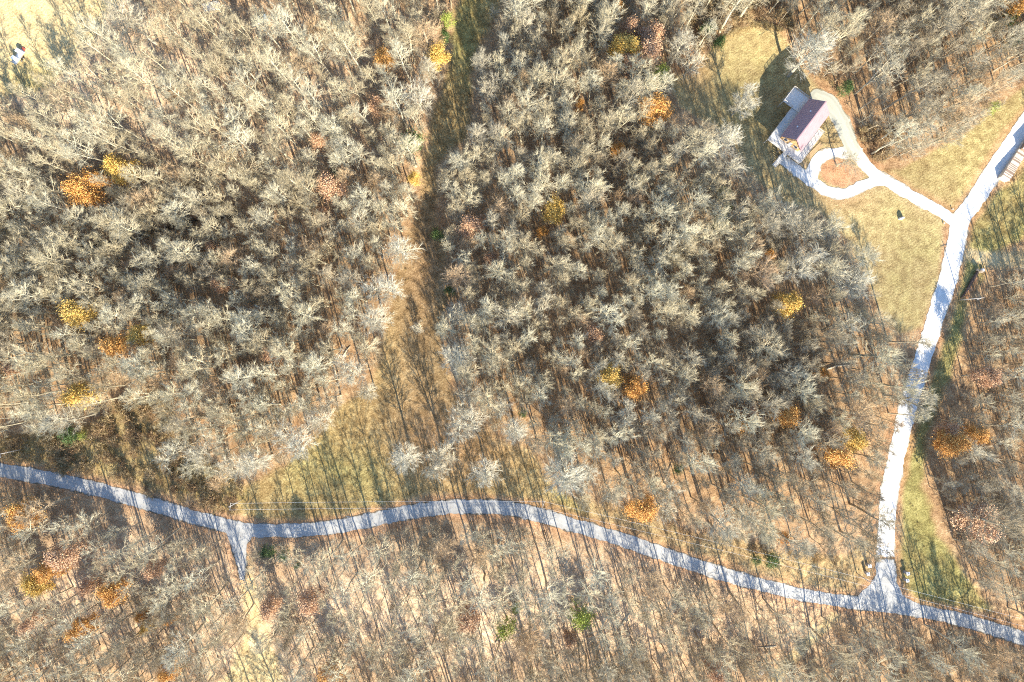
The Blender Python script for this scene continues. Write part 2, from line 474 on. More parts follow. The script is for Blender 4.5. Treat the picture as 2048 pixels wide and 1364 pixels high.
# mowing swaths in the grass
wv = N(nt, 'ShaderNodeTexWave', wave_type='BANDS', bands_direction='X')
mp = N(nt, 'ShaderNodeMapping'); mp.inputs['Rotation'].default_value = (0, 0, R(57))
nt.links.new(tc, mp.inputs[0]); nt.links.new(mp.outputs[0], wv.inputs[0])
wv.inputs['Scale'].default_value = 0.34; wv.inputs['Distortion'].default_value = 5.0; wv.inputs['Detail'].default_value = 2.0; wv.inputs['Detail Scale'].default_value = 0.6
grassc = mixc(nt, 1.0, grassc, ramp(nt, wv.outputs['Fac'], [(0.0, (0.91,) * 3), (1.0, (1.06,) * 3)]), 'MULTIPLY')
col = mixc(nt, math_(nt, 'ADD', sep.outputs[0], math_(nt, 'MULTIPLY', math_(nt, 'SUBTRACT', n_m, 0.5), math_(nt, 'MULTIPLY', math_(nt, 'SUBTRACT', 1.0, sep.outputs[0]), 1.2)), True), litter, grassc)
rustc = ramp(nt, spk, [(0.37, (0.22, 0.10, 0.045)), (0.5, (0.44, 0.22, 0.11)), (0.62, (0.58, 0.34, 0.19))])
col = mixc(nt, math_(nt, 'MULTIPLY', sep.outputs[2], ramp(nt, n_m, [(0.3, (0.45,) * 3), (0.6, (1.0,) * 3)]), True), col, rustc)
col = mixc(nt, 1.0, col, ramp(nt, n_l, [(0.3, (0.80, 0.78, 0.76)), (0.7, (1.14, 1.13, 1.12))]), 'MULTIPLY')
col = mixc(nt, wet, col, (0.05, 0.035, 0.022))
nt.links.new(col, b.inputs['Base Color'])
b.inputs['Roughness'].default_value = 0.95
b.inputs['Specular IOR Level'].default_value = 0.1
bump(nt, b, spk, 0.9, 0.30)
me.materials.append(m)
go = bpy.data.objects.new('ground', me); COL.objects.link(go)
tag(go, kind='structure')

# ------------------------------------------------------------------ roads (marching squares over the distance field)
def sheet(name, sdf, lift, mat, bbox, cell=0.45, wob=0.34):
    x = np.arange(bbox[0], bbox[1], cell); y = np.arange(bbox[2], bbox[3], cell)
    X, Y = np.meshgrid(x, y)
    D = sdf(X, Y) + wob * (vnoise(X, Y, 1.1) - 0.5) * 2 + wob * (vnoise(X, Y, 4.3) - 0.5) * 2
    ok = np.minimum(np.minimum(D[:-1, :-1], D[1:, :-1]), np.minimum(D[:-1, 1:], D[1:, 1:])) < 0
    vid, V, F = {}, [], []
    def corner(i, j):
        k = (i, j)
        if k not in vid:
            vid[k] = len(V); V.append((X[i, j], Y[i, j]))
        return vid[k]
    def edge(a, c):
        k = (a, c) if a < c else (c, a)
        if k not in vid:
            da, dc = D[k[0]], D[k[1]]
            t = da / (da - dc)
            vid[k] = len(V)
            V.append((X[k[0]] + t * (X[k[1]] - X[k[0]]), Y[k[0]] + t * (Y[k[1]] - Y[k[0]])))
        return vid[k]
    for i, j in zip(*np.nonzero(ok)):
        cs = [(i, j), (i, j + 1), (i + 1, j + 1), (i + 1, j)]
        poly = []
        for k in range(4):
            a, c = cs[k], cs[(k + 1) % 4]
            if D[a] < 0: poly.append(corner(*a))
            if (D[a] < 0) != (D[c] < 0): poly.append(edge(a, c))
        if len(poly) >= 3: F.append(tuple(poly))
    V = np.array(V)
    Z = height(V[:, 0], V[:, 1]) + lift
    o = bpy.data.objects.new(name, mesh_np(name, np.column_stack([V, Z]), F, [mat], smooth=True))
    d = sdf(V[:, 0], V[:, 1])
    at_ = o.data.attributes.new('inset', 'FLOAT', 'POINT'); at_.data.foreach_set('value', np.clip(-d, 0, 9).astype(np.float32))
    grey_green = 1 - sstep(1.2, 3.5, line_sdf(V[:, 0], V[:, 1], UPPERW[int(len(UPPERW) * .42):], .5))  # greener and greyer tone along the upper drive
    at_ = o.data.attributes.new('old', 'FLOAT', 'POINT'); at_.data.foreach_set('value', grey_green.astype(np.float32))
    COL.objects.link(o)
    tag(o, kind='structure')
    return o

def pavement(name, stops, patch, streak, track, grey_green=None):
    m, nt, b = new_mat(name)
    tc = N(nt, 'ShaderNodeTexCoord').outputs['Object']
    f = math_(nt, 'ADD', math_(nt, 'MULTIPLY', noise(nt, tc, 5.0, 4.0, 0.75), 0.5), math_(nt, 'MULTIPLY', noise(nt, tc, 0.35, 4.0), 0.5))
    c = ramp(nt, f, stops)
    if grey_green:
        c = mixc(nt, N(nt, 'ShaderNodeAttribute', attribute_name='old').outputs['Fac'], c, grey_green)
    c = mixc(nt, math_(nt, 'MULTIPLY', ramp(nt, noise(nt, tc, 0.9, 5.0, 0.7), [(0.54, (0.0,) * 3), (0.68, (1.0,) * 3)]), streak), c, patch)
    ins = N(nt, 'ShaderNodeAttribute', attribute_name='inset').outputs['Fac']
    ins = math_(nt, 'ADD', ins, math_(nt, 'MULTIPLY', math_(nt, 'SUBTRACT', noise(nt, tc, 0.7, 4.0), 0.5), 1.3))
    k = ramp(nt, math_(nt, 'MULTIPLY', ins, 0.33), [(0.0, patch), (0.10, (0.92,) * 3), (0.22, track), (0.34, track), (0.50, (1.0,) * 3), (0.9, (0.90,) * 3)])
    c = mixc(nt, 1.0, c, k, 'MULTIPLY')
    nt.links.new(c, b.inputs['Base Color'])
    b.inputs['Roughness'].default_value = 0.9
    bump(nt, b, f, 0.3, 0.03)
    return m
M['asphalt'] = pavement('worn_asphalt', [(0.36, (0.31, 0.31, 0.29)), (0.62, (0.43, 0.425, 0.40))], (0.34, 0.27, 0.19), 0.35, (0.90, 0.90, 0.91))
M['concrete'] = pavement('pale_gravel_lane', [(0.36, (0.56, 0.55, 0.51)), (0.62, (0.74, 0.73, 0.69))], (0.50, 0.44, 0.34), 0.40, (0.84, 0.84, 0.84), (0.42, 0.42, 0.34))
sheet('road', road_sdf, 0.055, M['asphalt'], (-190, 205, -125, -30))
sheet('driveway', lambda X, Y: np.maximum(lane_sdf(X, Y), -poly_sdf(X, Y, ISLAND)), 0.075, M['concrete'], (78, 195, LANE_END - 1, 105))

# ------------------------------------------------------------------ tree builder
def unit(v):
    return v / (np.linalg.norm(v, axis=-1, keepdims=True) + 1e-9)

def frames(D):
    ref = np.where(np.abs(D[:, 2:3]) < 0.9, np.array([[0, 0, 1.0]]), np.array([[1.0, 0, 0]]))
    a = unit(np.cross(D, ref)); b_ = np.cross(D, a)
    return a, b_

class Wood:
    def __init__(s): s.seg = []; s.tip = []
    def line(s, pts, rad):
        for i in range(len(pts) - 1):
            s.seg.append((pts[i], pts[i + 1], rad[i], rad[i + 1]))
    def mesh(s, name, mats, sides=5, tip_sides=3):
        V, F = [], []
        base = 0
        if s.seg:
            P0 = np.array([q[0] for q in s.seg]); P1 = np.array([q[1] for q in s.seg])
            R0 = np.array([q[2] for q in s.seg])[:, None]; R1 = np.array([q[3] for q in s.seg])[:, None]
            a, b_ = frames(unit(P1 - P0)); n = len(P0)
            ring = []
            for k in range(sides):
                t = 2 * math.pi * k / sides
                ring.append((math.cos(t) * a + math.sin(t) * b_))
            A = np.stack([P0 + R0 * r for r in ring] + [P1 + R1 * r for r in ring], 1)
            V.append(A.reshape(-1, 3))
            for i in range(n):
                o = i * 2 * sides
                F += [(o + k, o + (k + 1) % sides, o + sides + (k + 1) % sides, o + sides + k) for k in range(sides)]
            base = n * 2 * sides
        if s.tip:
            P0 = np.array([q[0] for q in s.tip]); P1 = np.array([q[1] for q in s.tip]); R0 = np.array([q[2] for q in s.tip])[:, None]
            a, b_ = frames(unit(P1 - P0)); n = len(P0); k3 = tip_sides
            ring = [P0 + R0 * (math.cos(2 * math.pi * k / k3) * a + math.sin(2 * math.pi * k / k3) * b_) for k in range(k3)]
            A = np.stack(ring + [P1], 1)
            V.append(A.reshape(-1, 3))
            for i in range(n):
                o = base + i * (k3 + 1)
                F += [(o + k, o + (k + 1) % k3, o + k3) for k in range(k3)]
        return mesh_np(name, np.concatenate(V), F, mats)

def gen_tree(seed, h, cr, cb, limbs, sec, twigs, spread=1.0, leaders=1, r0=0.24, tw=0.030, twl=1.0):
    """returns (trunk Wood, crown Wood, limb tips); h height, cr crown radius, cb crown base (0..1)"""
    g = np.random.default_rng(seed)
    T, C = Wood(), Wood()
    n = 8
    wob = np.cumsum(g.normal(0, 0.10, (n + 1, 2)), 0); wob -= wob[0]
    lines = []
    if leaders == 1:
        ts = np.linspace(0, 0.96, n + 1)
        P = np.column_stack([wob, ts * h])
        rad = r0 * (1 - ts) ** 0.75 + 0.03
        T.line(P, rad); lines.append((P, cb))
    else:
        f = cb * 0.85
        ts = np.linspace(0, f, 5)
        P = np.column_stack([wob[:5], ts * h]); rad = r0 * (1 - 0.5 * ts / f)
        T.line(P, rad)
        for k in range(leaders):
            az = 2 * math.pi * k / leaders + g.uniform(0, 1)
            tt = np.linspace(0, 1, 6)
            out = cr * 0.42 * spread * tt ** 0.8
            top = h * (0.97 - 0.08 * g.random())
            L = np.column_stack([P[-1, 0] + out * math.cos(az) + g.normal(0, .1, 6) * tt, P[-1, 1] + out * math.sin(az) + g.normal(0, .1, 6) * tt, f * h + (top - f * h) * tt])
            T.line(L, r0 * 0.55 * (1 - tt) ** 0.8 + 0.03)
            lines.append((L, cb))
    tips = []
    ga = 2.39996
    for li, (P, c0) in enumerate(lines):
        nl = max(5, limbs // len(lines))
        for i in range(nl):
            q = (i + 0.5) / nl
            t = c0 + (0.985 - c0) * q if leaders == 1 else 0.12 + 0.86 * q
            f = t / 0.96 * (len(P) - 1) if leaders == 1 else t * (len(P) - 1)
            k = min(int(f), len(P) - 2); p = P[k] + (P[k + 1] - P[k]) * (f - k)
            az = ga * (i + li * 3) + g.normal(0, 0.35)
            shape = math.sqrt(max(0.06, 1 - ((q - 0.38) / 0.68) ** 2))
            L = cr * shape * g.uniform(0.72, 1.12) * (0.85 if leaders > 1 else 1)
            el = R(22 + 40 * q) + g.normal(0, 0.12)
            pts = [p]; d = np.array([math.cos(az) * math.cos(el), math.sin(az) * math.cos(el), math.sin(el)])
            for s_ in range(4):
                d = d + np.array([0, 0, 0.10]) + g.normal(0, 0.09, 3); d /= np.linalg.norm(d)
                pts.append(pts[-1] + d * L * 1.12 / 4)
            pts = np.array(pts)
            rb = 0.034 + 0.030 * L / 3
            C.line(pts, rb * np.array([1, .8, .6, .42, .22]))
            tips.append(pts[-1])
            for s_ in range(sec):
                u = 0.22 + 0.78 * (s_ + g.random() * .8) / sec
                f2 = u * 4; k2 = min(int(f2), 3); q0 = pts[k2] + (pts[k2 + 1] - pts[k2]) * (f2 - k2)
                dd = unit(pts[k2 + 1] - pts[k2])
                side = unit(np.cross(dd, g.normal(0, 1, 3)))
                dd = unit(dd + side * g.uniform(0.5, 1.05) + np.array([0, 0, 0.15]))
                l2 = L * (0.50 - 0.25 * u) * g.uniform(0.7, 1.25) + 0.35
                mid = q0 + dd * l2 * .55; dd2 = unit(dd + g.normal(0, .22, 3) + np.array([0, 0, .12])); end = mid + dd2 * l2 * .45
                C.line(np.array([q0, mid, end]), [rb * .48, rb * .34, 0.018])
                tips.append(end)
                for w in range(twigs):
                    uu = g.uniform(0.1, 1.0)
                    b0 = q0 + (mid - q0) * (uu / .55) if uu < .55 else mid + (end - mid) * ((uu - .55) / .45)
                    td = unit(dd * 1.1 + g.normal(0, .48, 3) + np.array([0, 0, .08]))
                    C.tip.append((b0, b0 + td * g.uniform(0.55, 1.35) * twl, tw * g.uniform(.75, 1.25)))
    return T, C, np.array(tips)

def leaf_mesh(name, centers, per, size, spread, mat, seed, wood=None, woodmat=None):
    g = np.random.default_rng(seed)
    c = np.repeat(centers, per, 0) + g.normal(0, spread, (len(centers) * per, 3)) * np.array([1, 1, .75])
    n = len(c)
    a = unit(g.normal(0, 1, (n, 3)) + np.array([0, 0, 0.0])); b_ = unit(np.cross(a, g.normal(0, 1, (n, 3))))
    s1 = size * g.uniform(.6, 1.3, (n, 1)); s2 = s1 * .6
    k = np.cross(a, b_) * s1 * .18
    V = np.stack([c - a * s1, c - b_ * s2 + k, c + a * s1, c + b_ * s2 + k], 1).reshape(-1, 3)
    F = [(4 * i, 4 * i + 1, 4 * i + 2, 4 * i + 3) for i in range(n)]
    return mesh_np(name, V, F, [mat])

TYPES = {}           # kind of growth -> list of (trunk mesh, crown mesh, h, crown radius)
def make_types(kind, n, bark, twig, **kw):
    TYPES[kind] = []
    for i in range(n):
        g = np.random.default_rng(hash_seed(kind) + i)
        a = dict(kw); h = a.pop('h') * g.uniform(.94, 1.06); cr = a.pop('cr') * g.uniform(.9, 1.12); ld = a.pop('leaders', (1,))
        T, C, tips = gen_tree(hash_seed(kind) + 50 + i, h, cr, leaders=ld[i % len(ld)], **a)
        TYPES[kind].append((T.mesh('trunk', [M[bark]], 6), C.mesh('crown', [M[twig]], 3), h, cr, T, C))
def hash_seed(s):
    return sum((i + 1) * ord(c) for i, c in enumerate(s)) % 9973

make_types('wood', 12, 'bark', 'twig', h=19.5, cr=3.45, cb=.50, limbs=27, sec=6, twigs=10, leaders=(1, 2, 1, 3, 1, 2, 1), tw=.021, r0=.27)
make_types('tan', 4, 'bark_grey', 'twig_tan', h=17.0, cr=3.5, cb=.38, limbs=28, sec=6, twigs=11, leaders=(1, 2), tw=.021)
make_types('thin', 8, 'bark', 'twig', h=23.0, cr=3.2, cb=.50, limbs=22, sec=6, twigs=11, leaders=(1, 1, 2), r0=.20, tw=.020)
make_types('lower', 8, 'bark_grey', 'twig', h=19.0, cr=3.2, cb=.48, limbs=19, sec=5, twigs=8, leaders=(1, 2, 1, 1, 3, 1), tw=.018, r0=.17)
make_types('dusk', 8, 'bark_grey', 'twig_grey', h=18.5, cr=3.35, cb=.44, limbs=25, sec=6, twigs=10, leaders=(1, 2, 3, 1, 1), tw=.021)  # greyer trees, mostly for shaded slopes and ravines: shade put into their colour
make_types('open', 5, 'bark_white', 'twig_white', h=17.0, cr=4.6, cb=.28, limbs=46, sec=7, twigs=11, leaders=(1, 2, 1, 3), r0=.30, tw=.023)
make_types('bushy', 2, 'bark_white', 'twig_white', h=3.6, cr=1.7, cb=.12, limbs=24, sec=5, twigs=8, leaders=(3, 2), r0=.10, tw=.022, twl=.6)
make_types('sapling', 5, 'bark_grey', 'twig_grey', h=8.0, cr=1.8, cb=.28, limbs=15, sec=4, twigs=6, leaders=(1,), r0=.06, tw=.018, twl=.75)
make_types('bramble', 4, 'bramble', 'bramble', h=2.1, cr=1.5, cb=.06, limbs=16, sec=4, twigs=7, leaders=(3, 3, 2, 3), r0=.05, tw=.024, twl=.55)

# leafy trees: trunk and limbs with leaf clumps
LEAFY = {}
def make_leafy(kind, n, h, cr, cb, mat, per, size, spread, limbs=20):
    LEAFY[kind] = []
    for i in range(n):
        T, C, tips = gen_tree(hash_seed(kind) + 7 * i, h, cr, cb, limbs, 3, 0, leaders=(1, 2)[i % 2], r0=.2)
        T.seg += [q for q in C.seg if q[2] > .045]
        LEAFY[kind].append((T.mesh('trunk', [M['bark_grey']], 5), leaf_mesh('crown', tips, per, size, spread, M[mat], 31 * i + 5), h, cr))
make_leafy('autumn', 4, 15.5, 3.0, .36, 'leaf_orange', 95, .17, .62)
make_leafy('bush', 3, 4.2, 1.9, .12, 'leaf_green', 34, .13, .45, 16)

def place(types, i, crown_px, diam, name, label, cat, group, tilt=0.0, hs=1.0, ground_pos=None, mat=None, asp=None):
    """stands a tree so that its crown is seen at crown_px with a crown diam (photo pixels)"""
    Tm, Cm, h, cr = types[i % len(types)][:4]
    s = diam / S0 / (2.1 * cr) if diam else 1.0
    sz = (0.45 + 0.55 * s if asp is None else asp) * hs
    z = 3.0
    for _ in range(6):
        hc = z + h * sz * 0.72
        x, y = at(crown_px[0], crown_px[1], hc)
        z = float(height(x, y))
    e = empty(name, (x, y, z - 0.05), rng.uniform(0, 6.28))
    e.scale = (s, s, sz)
    tag(e, label, cat, group)
    for me_, nm in ((Tm, 'trunk'), (Cm, 'crown')):
        o = bpy.data.objects.new(nm, me_); o.parent = e; COL.objects.link(o)
        if mat and nm == 'crown':
            o.material_slots[0].link = 'OBJECT'; o.material_slots[0].material = M[mat]
        if mat == 'white' : pass
    return e, x, y, s

TAKEN = []          # (x, y, radius) of everything already standing

# --- named pale trees of the meadow edge, yard and wood rims (photo px of the crown, crown diameter px)
EDGE = [
 (808, 915, 66, 'open', 'white bare tree, leftmost of the three trees standing in a row above the road'),
 (880, 922, 82, 'open', 'broad white bare tree, middle of the three in a row above the road'),
 (970, 945, 70, 'open', 'white bare tree, rightmost of the three in a row above the road'),
 (925, 842, 96, 'open', 'big spreading grey bare tree standing alone where the meadow widens'),
 (1032, 862, 64, 'open', 'pale bare tree at the wood corner right of the big meadow tree'),
 (1000, 812, 54, 'open', 'smaller pale bare tree between the big meadow tree and the wood'),
 (1490, 203, 66, 'open', 'thin white bare tree standing alone on the house lawn'),
 (1445, 287, 84, 'open', 'large pale bare tree on the wood edge below the lone lawn tree'),
 (1383, 130, 46, 'bushy', 'dense white flowering looking bare tree at the left corner of the yard'),
 (1362, 92, 66, 'open', 'tall pale bare tree above the dense white tree by the yard corner'),
 (1568, 440, 74, 'open', 'round pale bare tree below the loop drive on the wood edge'),
 (1606, 528, 88, 'open', 'wide pale bare tree left of the lawn, halfway down its wood edge'),
 (1704, 567, 80, 'open', 'pale bare tree jutting out at the lower left edge of the lawn'),
 (1648, 470, 30, 'bushy', 'small bluish grey bare tree beside the lawn edge'),
 (1478, 425, 46, 'dusk', 'rounded blue grey bare tree beside the lime green bushes'),
 (1622, 108, 88, 'open', 'large pale bare tree overhanging the house shadow'),
 (1645, 62, 60, 'wood', 'pale bare tree right above the one over the house shadow'),
 (1692, 322, 58, 'thin', 'sparse bare tree growing on the round mulched island'),
 (470, 935, 74, 'open', 'white bare tree on the lowest tip of the left wood'),
 (512, 925, 70, 'open', 'dense white bare tree on the tip of the left wood, right of the lowest one'),
 (405, 905, 58, 'open', 'white bare tree leaning over the brown thicket'),
 (590, 880, 86, 'open', 'broad cream bare tree on the left wood edge facing the green meadow corner'),
 (640, 838, 62, 'open', 'cream bare tree at the inner corner of the left wood'),
 (702, 738, 84, 'open', 'large white bare tree on the left wood edge beside the meadow waist'),
 (735, 785, 48, 'open', 'small pale bare tree at the left of the meadow waist'),
 (752, 640, 70, 'open', 'cream bare tree leaning out on the left edge of the brown strip'),
 (765, 575, 86, 'open', 'wide white bare tree on the left edge of the brown strip'),
 (800, 500, 72, 'open', 'white bare tree on the left edge where the strip narrows'),
 (832, 190, 80, 'open', 'bright white bare tree over the shaded grass strip'),
 (858, 140, 46, 'open', 'round cream bare tree beside the top of the shaded strip'),
 (1130, 950, 92, 'open', 'broad cream bare tree on the lower edge of the middle wood'),
 (1168, 952, 70, 'open', 'cream bare tree beside the broad one on the lower middle wood edge'),
 (1222, 985, 58, 'open', 'pale bare tree on the lower wood edge left of the tan leaved tree'),
 (1325, 1018, 54, 'bushy', 'tan round bare tree at the roadside rim of the middle wood'),
 (918, 628, 58, 'open', 'white bare tree on the right edge of the brown strip'),
 (916, 712, 76, 'open', 'large white bare tree on the right edge of the meadow waist'),
 (935, 745, 60, 'wood', 'pale bare tree below the large one at the meadow waist'),
 (905, 380, 50, 'wood', 'grey bare tree on the right rim of the shaded strip'),
 (980, 180, 64, 'open', 'cream bare tree on the right rim of the shaded grass strip'),
 (955, 270, 56, 'open', 'round cream bare tree lower on the right rim of the shaded strip'),
 (262, 45, 82, 'open', 'pale bare tree beside the dry field at the top'),
 (100, 240, 56, 'thin', 'pale bare tree at the lower rim of the dry field'),
 (833, 655, 26, 'bushy', 'small white bare bush standing alone in the brown strip'),
 (1700, 1080, 60, 'dusk', 'grey bare tree at the wood corner by the lane mouth'),
 (1590, 1085, 66, 'dusk', 'large grey bare tree above the roadside verge near the junction'),
 (1985, 1050, 90, 'dusk', 'wide grey bare tree right of the large rust leaved tree'),
 (1838, 800, 60, 'dusk', 'grey bare tree leaning across the white lane halfway up'),
]
GROUP_T = 'bare trees of the woods'
for i, (px, py, dm, kd, lab) in enumerate(EDGE):
    nm, cat = ('bare_bush', 'bush') if kd == 'bushy' and dm < 40 else ('bare_tree', 'tree')
    t = TYPES[kd]
    asp = None
    if px == 1692: asp = .34
    if kd == 'bushy' and dm > 40: asp = dm / S0 / (2.1 * t[i % 2][3]) * 1.5
    e, x, y, s = place(t, i, (px, py), dm, nm, lab, cat, GROUP_T if cat == 'tree' else None, asp=asp)
    TAKEN.append((x, y, dm / S0 * 0.34))

# --- leafy autumn trees
AUT = [
 (172, 378, 58, 'o'), (240, 338, 52, 'g'), (160, 625, 54, 'g'), (281, 672, 42, 'g'), (235, 690, 46, 'o'), (163, 790, 50, 'g'), (548, 708, 34, 'r'),
 (75, 1165, 46, 'g'), (130, 1108, 52, 'r'), (45, 1030, 54, 'o'), (105, 1140, 40, 'o'), (165, 1255, 44, 'o'), (310, 1135, 34, 'r'), (228, 1186, 48, 'o'),
 (182, 1172, 30, 'r'), (285, 1232, 20, 'o'), (343, 1238, 16, 'o'), (296, 1252, 24, 'g'), (340, 1342, 32, 'o'), (70, 1240, 42, 'r'), (665, 372, 52, 'r'),
 (828, 356, 24, 'g'), (652, 425, 24, 'r'), (1252, 98, 54, 'g'), (1262, 58, 36, 'r'), (1302, 72, 48, 'r'), (1296, 108, 50, 'r'), (1262, 132, 42, 'r'),
 (1310, 222, 54, 'o'), (1235, 300, 28, 'o'), (1160, 210, 16, 'o'), (1108, 420, 44, 'g'), (945, 455, 44, 'r'), (985, 520, 30, 'r'), (1085, 465, 20, 'o'),
 (1187, 668, 36, 'r'), (1220, 750, 44, 'g'), (1270, 775, 46, 'o'), (1478, 850, 32, 'o'), (1497, 820, 28, 'r'), (1577, 610, 44, 'g'), (1538, 510, 20, 'o'),
 (1570, 828, 42, 'o'), (1672, 908, 52, 'o'), (1702, 880, 44, 'g'), (1905, 887, 50, 'o'), (1945, 870, 36, 'o'), (1962, 886, 20, 'o'), (1970, 755, 38, 'r'),
 (1962, 1045, 70, 'r'), (1282, 1012, 50, 'o'), (540, 1215, 40, 'r'), (620, 1203, 44, 'r'), (1140, 1275, 28, 'r'), (660, 1352, 46, 'o'), (1430, 1345, 42, 'r'),
 (935, 1232, 44, 'r'), (1640, 745, 26, 'o'), (768, 118, 32, 'o'), (875, 112, 40, 'g'), (2036, 12, 34, 'o'), (752, 212, 34, 'r'), (640, 285, 30, 'r'),
 (30, 735, 28, 'r'), (430, 495, 26, 'r'), (440, 570, 30, 'r'), (205, 360, 26, 'o'), (1895, 860, 30, 'r'), (1565, 1075, 22, 'o'), (1240, 20, 26, 'o'),
]
WORD = {'o': ('orange', 'leaf_orange'), 'g': ('golden', 'leaf_gold'), 'r': ('rust', 'leaf_rust')}
def where(px, py):
    return '%d%% across and %d%% down the photo' % (round(px / 20.48), round(py / 13.64))
used = set()
def zone_name(px, py):
    road_y = np.interp(px, [p[0] for p in ROAD], [p[1] for p in ROAD])
    if py > road_y: return 'in the lower wood'
    lane_x = np.interp(-py, [-p[1] for p in LANE[:10]], [p[0] for p in LANE[:10]]) if py > 440 else 1917
    if py > 440 and px > lane_x: return 'in the right wood'
    if px > 1640 and py < 330: return 'in the house wood'
    mx = np.interp(py, [0, 200, 330, 520, 700, 850, 1000], [960, 910, 865, 860, 830, 800, 760])
    return 'in the left wood' if px < mx else 'in the middle wood'
def size_word(dm, a, b_):
    return 'small' if dm < a else ('broad' if dm > b_ else 'round')
for i, (px, py, dm, c) in enumerate(AUT):
    lab = '%s %s leaved tree %s, %s' % (size_word(dm, 30, 50), WORD[c][0], zone_name(px, py), where(px, py))
    e, x, y, s = place(LEAFY['autumn'], i, (px, py), dm, 'autumn_tree', lab, 'tree', 'autumn trees still in leaf', mat=WORD[c][1],
                       asp=np.clip(0.5 + 0.5 * dm / 44, .55, 1.15))
    TAKEN.append((x, y, dm / S0 * 0.38))

GRN = [
 (1313, 152, 34, 'l', 1.5), (1447, 385, 24, 'l', 1.2), (1440, 440, 30, 'l', 1.2), (1455, 418, 20, 'l', 1.0), (900, 582, 22, 'd', 1.3), (880, 470, 26, 'd', 1.3),
 (893, 40, 26, 'l', 1.5), (890, 72, 22, 'd', 1.4), (135, 870, 34, 'd', .9), (166, 874, 20, 'l', .7), (1692, 177, 26, 'd', 1.3), (538, 1102, 26, 'd', 1.0),
 (564, 1108, 22, 'd', 1.0), (595, 1130, 15, 'd', 1.0), (1014, 1250, 38, 'l', 1.2), (1156, 1234, 46, 'l', 1.2), (1032, 1216, 20, 'l', 1.0), (826, 280, 40, 'd', 1.6),
 (1354, 935, 20, 'd', 1.0), (1046, 826, 18, 'd', 1.2), (1298, 258, 15, 'd', 1.0), (2008, 44, 30, 'd', 1.4), (1984, 214, 26, 'l', .9), (1545, 1124, 30, 'd', .8),
 (1515, 1118, 20, 'd', .7), (670, 350, 22, 'd', 1.2), (2025, 80, 22, 'd', 1.3), (1420, 60, 28, 'd', 1.1), (1438, 85, 26, 'd', 1.1),
]
for i, (px, py, dm, c, a) in enumerate(GRN):
    near = zone_name(px, py).replace('in the', 'by the')
    lab = '%s %s bush %s, %s' % (size_word(dm, 24, 36), {'l': 'lime green', 'd': 'dark green'}[c], near, where(px, py))
    e, x, y, s = place(LEAFY['bush'], i, (px, py), dm, 'green_bush', lab, 'bush', 'green bushes', mat={'l': 'leaf_lime', 'd': 'leaf_green'}[c], asp=a * dm / S0 / 4.0)
    TAKEN.append((x, y, dm / S0 * 0.3))

# ------------------------------------------------------------------ house
HB = at(1621, 242, 14.0)                                     # below the middle of the ridge
HZ = float(height(HB[0] + 3, HB[1] - 4))
HROT = math.atan2(0.796, 0.605)                              # local x runs up-right along the ridge
M['log'] = simple('honey_log_wall', (0.46, 0.28, 0.12), (0.60, 0.40, 0.20), 2.5, 0.75)
M['roofm'] = simple('plum_metal_roof', (0.30, 0.195, 0.205), (0.35, 0.225, 0.235), 0.6, 0.40, 0.0)
M['deckw'] = simple('weathered_deck_boards', (0.58, 0.55, 0.49), (0.70, 0.67, 0.61), 1.3, 0.85)
M['railw'] = simple('grey_timber_rail', (0.50, 0.47, 0.42), (0.60, 0.57, 0.52), 3.0, 0.8)
M['whitep'] = simple('white_paint', (0.74, 0.74, 0.72), (0.80, 0.80, 0.78), 2.0, 0.5)
M['glass'] = simple('dark_window_glass', (0.03, 0.035, 0.045), (0.05, 0.055, 0.065), 1.0, 0.1)
M['stone'] = simple('grey_stone', (0.26, 0.24, 0.21), (0.46, 0.43, 0.39), 2.2, 0.9, bumpd=.05)
M['dark'] = simple('dark_rubber', (0.02, 0.02, 0.02), (0.04, 0.04, 0.04), 3.0, 0.8)
house = empty('house', (HB[0], HB[1], HZ), HROT)
tag(house, 'log cabin house with plum metal gable roof and timber decks at the loop drive', 'house')
EAV, RID = 6.2, 10.2
b = MB(); b.box(-6.6, 6.9, -3.3, 3.5, -4.0, 3.3); b.build('foundation', M['stone'], house)
b = MB()
b.box(-6.6, 6.9, -3.3, 3.5, 3.3, EAV - .1)
for gx_ in (-6.6, 6.9):
    w = 0.12 if gx_ > 0 else -0.12
    xs = (gx_, gx_ - w * 2)
    b.add([(xs[0], -3.3, EAV - .1), (xs[0], 3.5, EAV - .1), (xs[0], .1, RID - .35), (xs[1], -3.3, EAV - .1), (xs[1], 3.5, EAV - .1), (xs[1], .1, RID - .35)],
          [(0, 1, 2), (5, 4, 3), (0, 3, 4, 1), (1, 4, 5, 2), (2, 5, 3, 0)])
b.build('wall', M['log'], house)
b = MB()
def slope(b, v0, z0, v1, z1, u0, u1, th=.12):
    b.add([(u0, v0, z0), (u1, v0, z0), (u1, v1, z1), (u0, v1, z1), (u0, v0, z0 - th), (u1, v0, z0 - th), (u1, v1, z1 - th), (u0, v1, z1 - th)],
          [(0, 1, 2, 3), (7, 6, 5, 4), (0, 4, 5, 1), (1, 5, 6, 2), (2, 6, 7, 3), (3, 7, 4, 0)])
slope(b, -3.85, EAV - .35, .1, RID, -7.2, 7.4); slope(b, 4.05, EAV - .35, .1, RID, -7.2, 7.4)
u = -7.1
while u < 7.35:
    slope(b, -3.84, EAV - .29, .1, RID + .06, u, u + .05, .05); slope(b, 4.04, EAV - .29, .1, RID + .06, u, u + .05, .05)
    u += .6
roof = b.build('roof', M['roofm'], house)
b = MB(); b.box(-7.22, 7.42, -.06, .26, RID + .03, RID + .12); b.build('ridge_cap', M['roofm'], roof)
